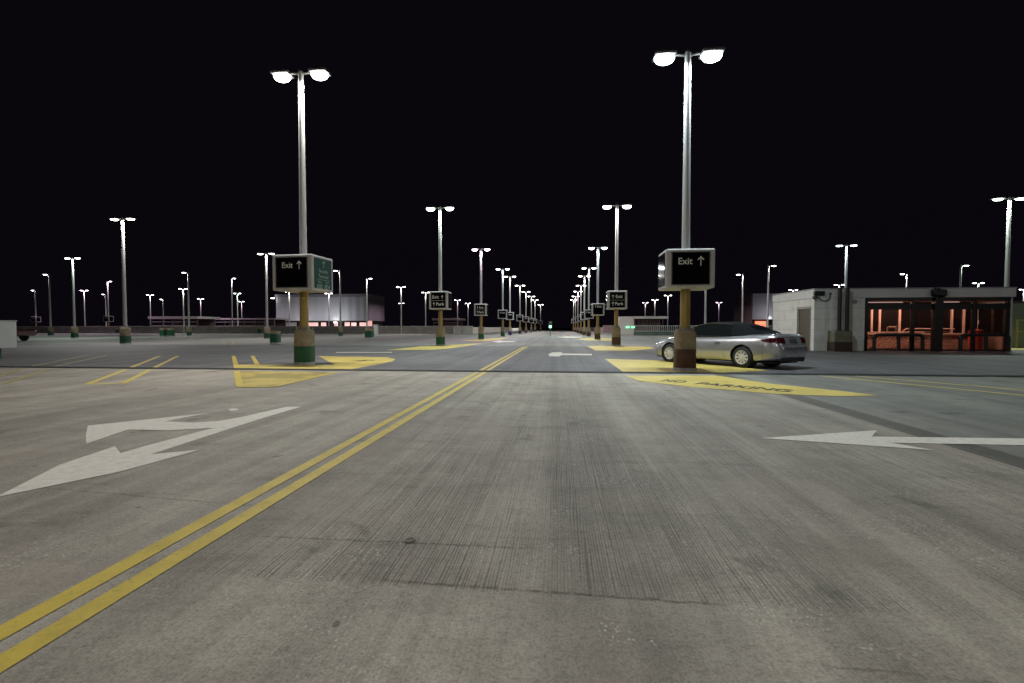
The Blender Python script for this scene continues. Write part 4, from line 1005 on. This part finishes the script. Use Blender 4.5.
# skins laid on the body
for sg in (-1, 1):
    # tail lamp sweeping round the corner
    def tl(u, v, sg=sg):
        a = R(176 - 70 * u); d = Vector((math.cos(a), sg * math.sin(a), 0))
        zt = .925 - .02 * u - .055 * u ** 3; zbm = .755 + .02 * u + .05 * u ** 3
        o_ = Vector((-1.80, sg * .38, zbm + (zt - zbm) * v)) + d * 2; return o_, -d
    patch(tree, tl, 48, 8, .006, 'tail_lamp', M_red, car)
    for xx in (-.78, .62):
        patch(tree, lambda u, v, xx=xx, sg=sg: ((xx + .008 * v, sg * 2, .24 + .68 * u), (0, -sg, 0)), 22, 2, .003, 'door_seam', M_seam, car)
    patch(tree, lambda u, v, sg=sg: ((-.78 + 1.4 * u, sg * 2, .245 + .008 * v), (0, -sg, 0)), 26, 2, .003, 'sill_seam', M_seam, car)
    patch(tree, lambda u, v, sg=sg: ((-.93 + 1.9 * u, sg * 2, .545 + .045 * v), (0, -sg, 0)), 36, 3, .010, 'rub_strip', M_silver, car)
    MB().box(-.62, -.44, -.012, .012, -.018, .018).obj('door_handle', mat('handle_dark', (.06, .06, .06), .4), car, bevel=.008, loc=(0, sg * .885, .74))
    patch(tree, lambda u, v, sg=sg: ((-1.98 + 4.0 * 0 - .0 + .008 * v, sg * 2, .30 + .42 * u), (0, -sg, 0)), 12, 2, .003, 'bumper_seam', M_seam, car)
    patch(tree, lambda u, v, sg=sg: ((3.0, sg * (.34 + .30 * u), .58 + .09 * v - .01 * u), (-1, 0, 0)), 14, 5, .005, 'headlight', mat('headlight_clear', (.5, .5, .52), .1, .3, coat=1), car)
patch(tree, lambda u, v: ((-3.2, -.19 + .38 * u, .76 + .13 * v), (1, 0, 0)), 8, 4, .004, 'plate_recess', mat('recess_dark', (.05, .05, .055), .5), car)
patch(tree, lambda u, v: ((-3.2, -.15 + .30 * u, .775 + .10 * v), (1, 0, 0)), 8, 4, .010, 'number_plate', mat('plate_navy', (.06, .07, .10), .4), car)
patch(tree, lambda u, v: ((-3.2, -.62 + 1.24 * u, .700 + .012 * v), (1, 0, 0)), 26, 2, .003, 'bumper_seam', M_seam, car)
patch(tree, lambda u, v: ((-3.2, -.36 + .72 * u, .925 + .012 * v), (1, 0, 0)), 20, 2, .003, 'trunk_seam', M_seam, car)
# winged badge
M_badge = mat('badge_chrome', (.75, .75, .75), .2, .9)
for sg in (-1, 1):
    patch(tree, lambda u, v, sg=sg: ((-3.2, sg * (.02 + .12 * u), .935 + .026 * v * (1 - .6 * u) + .006 * u), (1, 0, 0)), 8, 3, .008, 'badge_wing', M_badge, car)
patch(tree, lambda u, v: ((-3.2, -.02 + .04 * u, .93 + .036 * v), (1, 0, 0)), 4, 4, .010, 'badge', M_badge, car)
MB().tube((-2.44, -.45, .24), (-2.15, -.45, .25), .03, n=12).obj('exhaust', mat('exhaust_dark', (.08, .08, .08), .4, .8), car, True)
MB().box(-2.40, -2.1, -.62, .62, .24, .34).obj('rear_valance', M_trim, car, bevel=.02)

# dark red pickup far left
tp = at_z(26, 341.6); M_truck = mat('dark_red_paint', (.035, .005, .006), .35, coat=.5)
tr = empty('parked_truck', (tp.x - 4.2, tp.y + 1.0, 0), R(186), 'dark red pickup truck partly hidden behind the white cabinet at the left', 'truck')
NX2 = [-2.75, -2.72, -2.65] + [-2.5 + .25 * i for i in range(20)] + [2.5, 2.62, 2.68]
tb_ = body_bm(NX2, [(-2.75, .80), (-2.6, .92), (2.3, .92), (2.6, .82), (2.68, .72)], [(-2.75, .85), (-2.65, 1.02), (.2, 1.03), (1.0, 1.02), (2.2, .95), (2.6, .85), (2.68, .7)], [(-2.75, .5), (-2.5, .42), (2.5, .36), (2.68, .45)], [(-2.75, 0), (1, .03), (2.68, .02)]).obj('body', M_truck, tr, True)
cut_arches(tb_, ((-1.65, .40), (1.7, .40)), .45, .58)
for ax in (-1.65, 1.7):
    for sg in (-1, 1): wheel(tr, ax, sg * .79, sg, .37, .24, 6, 'truck')
b = MB(); b.rings([[(-.35, -.82, .98), (1.15, -.82, .98), (1.15, .82, .98), (-.35, .82, .98)], [(-.25, -.68, 1.52), (.45, -.68, 1.52), (.45, .68, 1.52), (-.25, .68, 1.52)]]); b.obj('cab', M_truck, tr, bevel=.05)
for sg in (-1, 1): MB().add([(-.18, sg * .80, 1.06), (.82, sg * .80, 1.06), (.42, sg * .715, 1.44), (-.15, sg * .715, 1.44)], [(0, 1, 2, 3)]).obj('side_window', M_glass, tr)
# small white van-like box cabinet before the warehouse
p = at_z(376, 334.6); ub = empty('utility_box', (p.x, p.y, 0), 0, 'upright pale utility box beside the wide green pedestal near the parapet', 'cabinet')
MB().box(-.32, .32, -.25, .25, .0, 1.55).obj('housing', mat('box_pale', (.55, .56, .56), .5, noise=.1), ub, bevel=.03); MB().box(-.36, .36, -.29, .29, 1.555, 1.62).obj('cap', mat('box_pale', (.5, .5, .5)), ub, bevel=.02)
# distant parked cars near the left row
def far_car(px, Y, label, m, rz):
    p = at_y(px, Y); r = empty('parked_car', (p.x, Y, 0), rz, label, 'car')
    o = body_bm(NX[::3] + [NX[-1]], W_, ZT_, ZB_, CR_).obj('body', m, r, True)
    b = MB(); q = []
    for x_ in (-1.7, -1.1, -.6, 0, .4, 1.0):
        zr = interp(ZR, x_); q.append([(x_, .74, .92), (x_, .58, zr), (x_, -.58, zr), (x_, -.74, .92)])
    b.rings(q); b.obj('cabin', M_glass, r, True)
    for ax in (-1.345, 1.345):
        for sg in (-1, 1): wheel(r, ax, sg * .80, sg)
far_car(515, 86, 'small distant pale car showing past the blue banded pedestal', mat('pale_car', (.6, .6, .6), .3, .3), R(100))
# small round deck anchor cap near the camera
p = at_z(410, 541); o = MB().lathe([(.0, .004), (.016, .004), (.018, .007), (.026, .007), (.029, .001)], 28, 'Z', (p.x, p.y, .001)).obj('deck_cap', mat('rusty_cap', (.13, .11, .09), .7, noise=.4, nscale=60), None, True)
tag(o, 'tiny round metal cap set in the near concrete right of the yellow lines', 'cap')
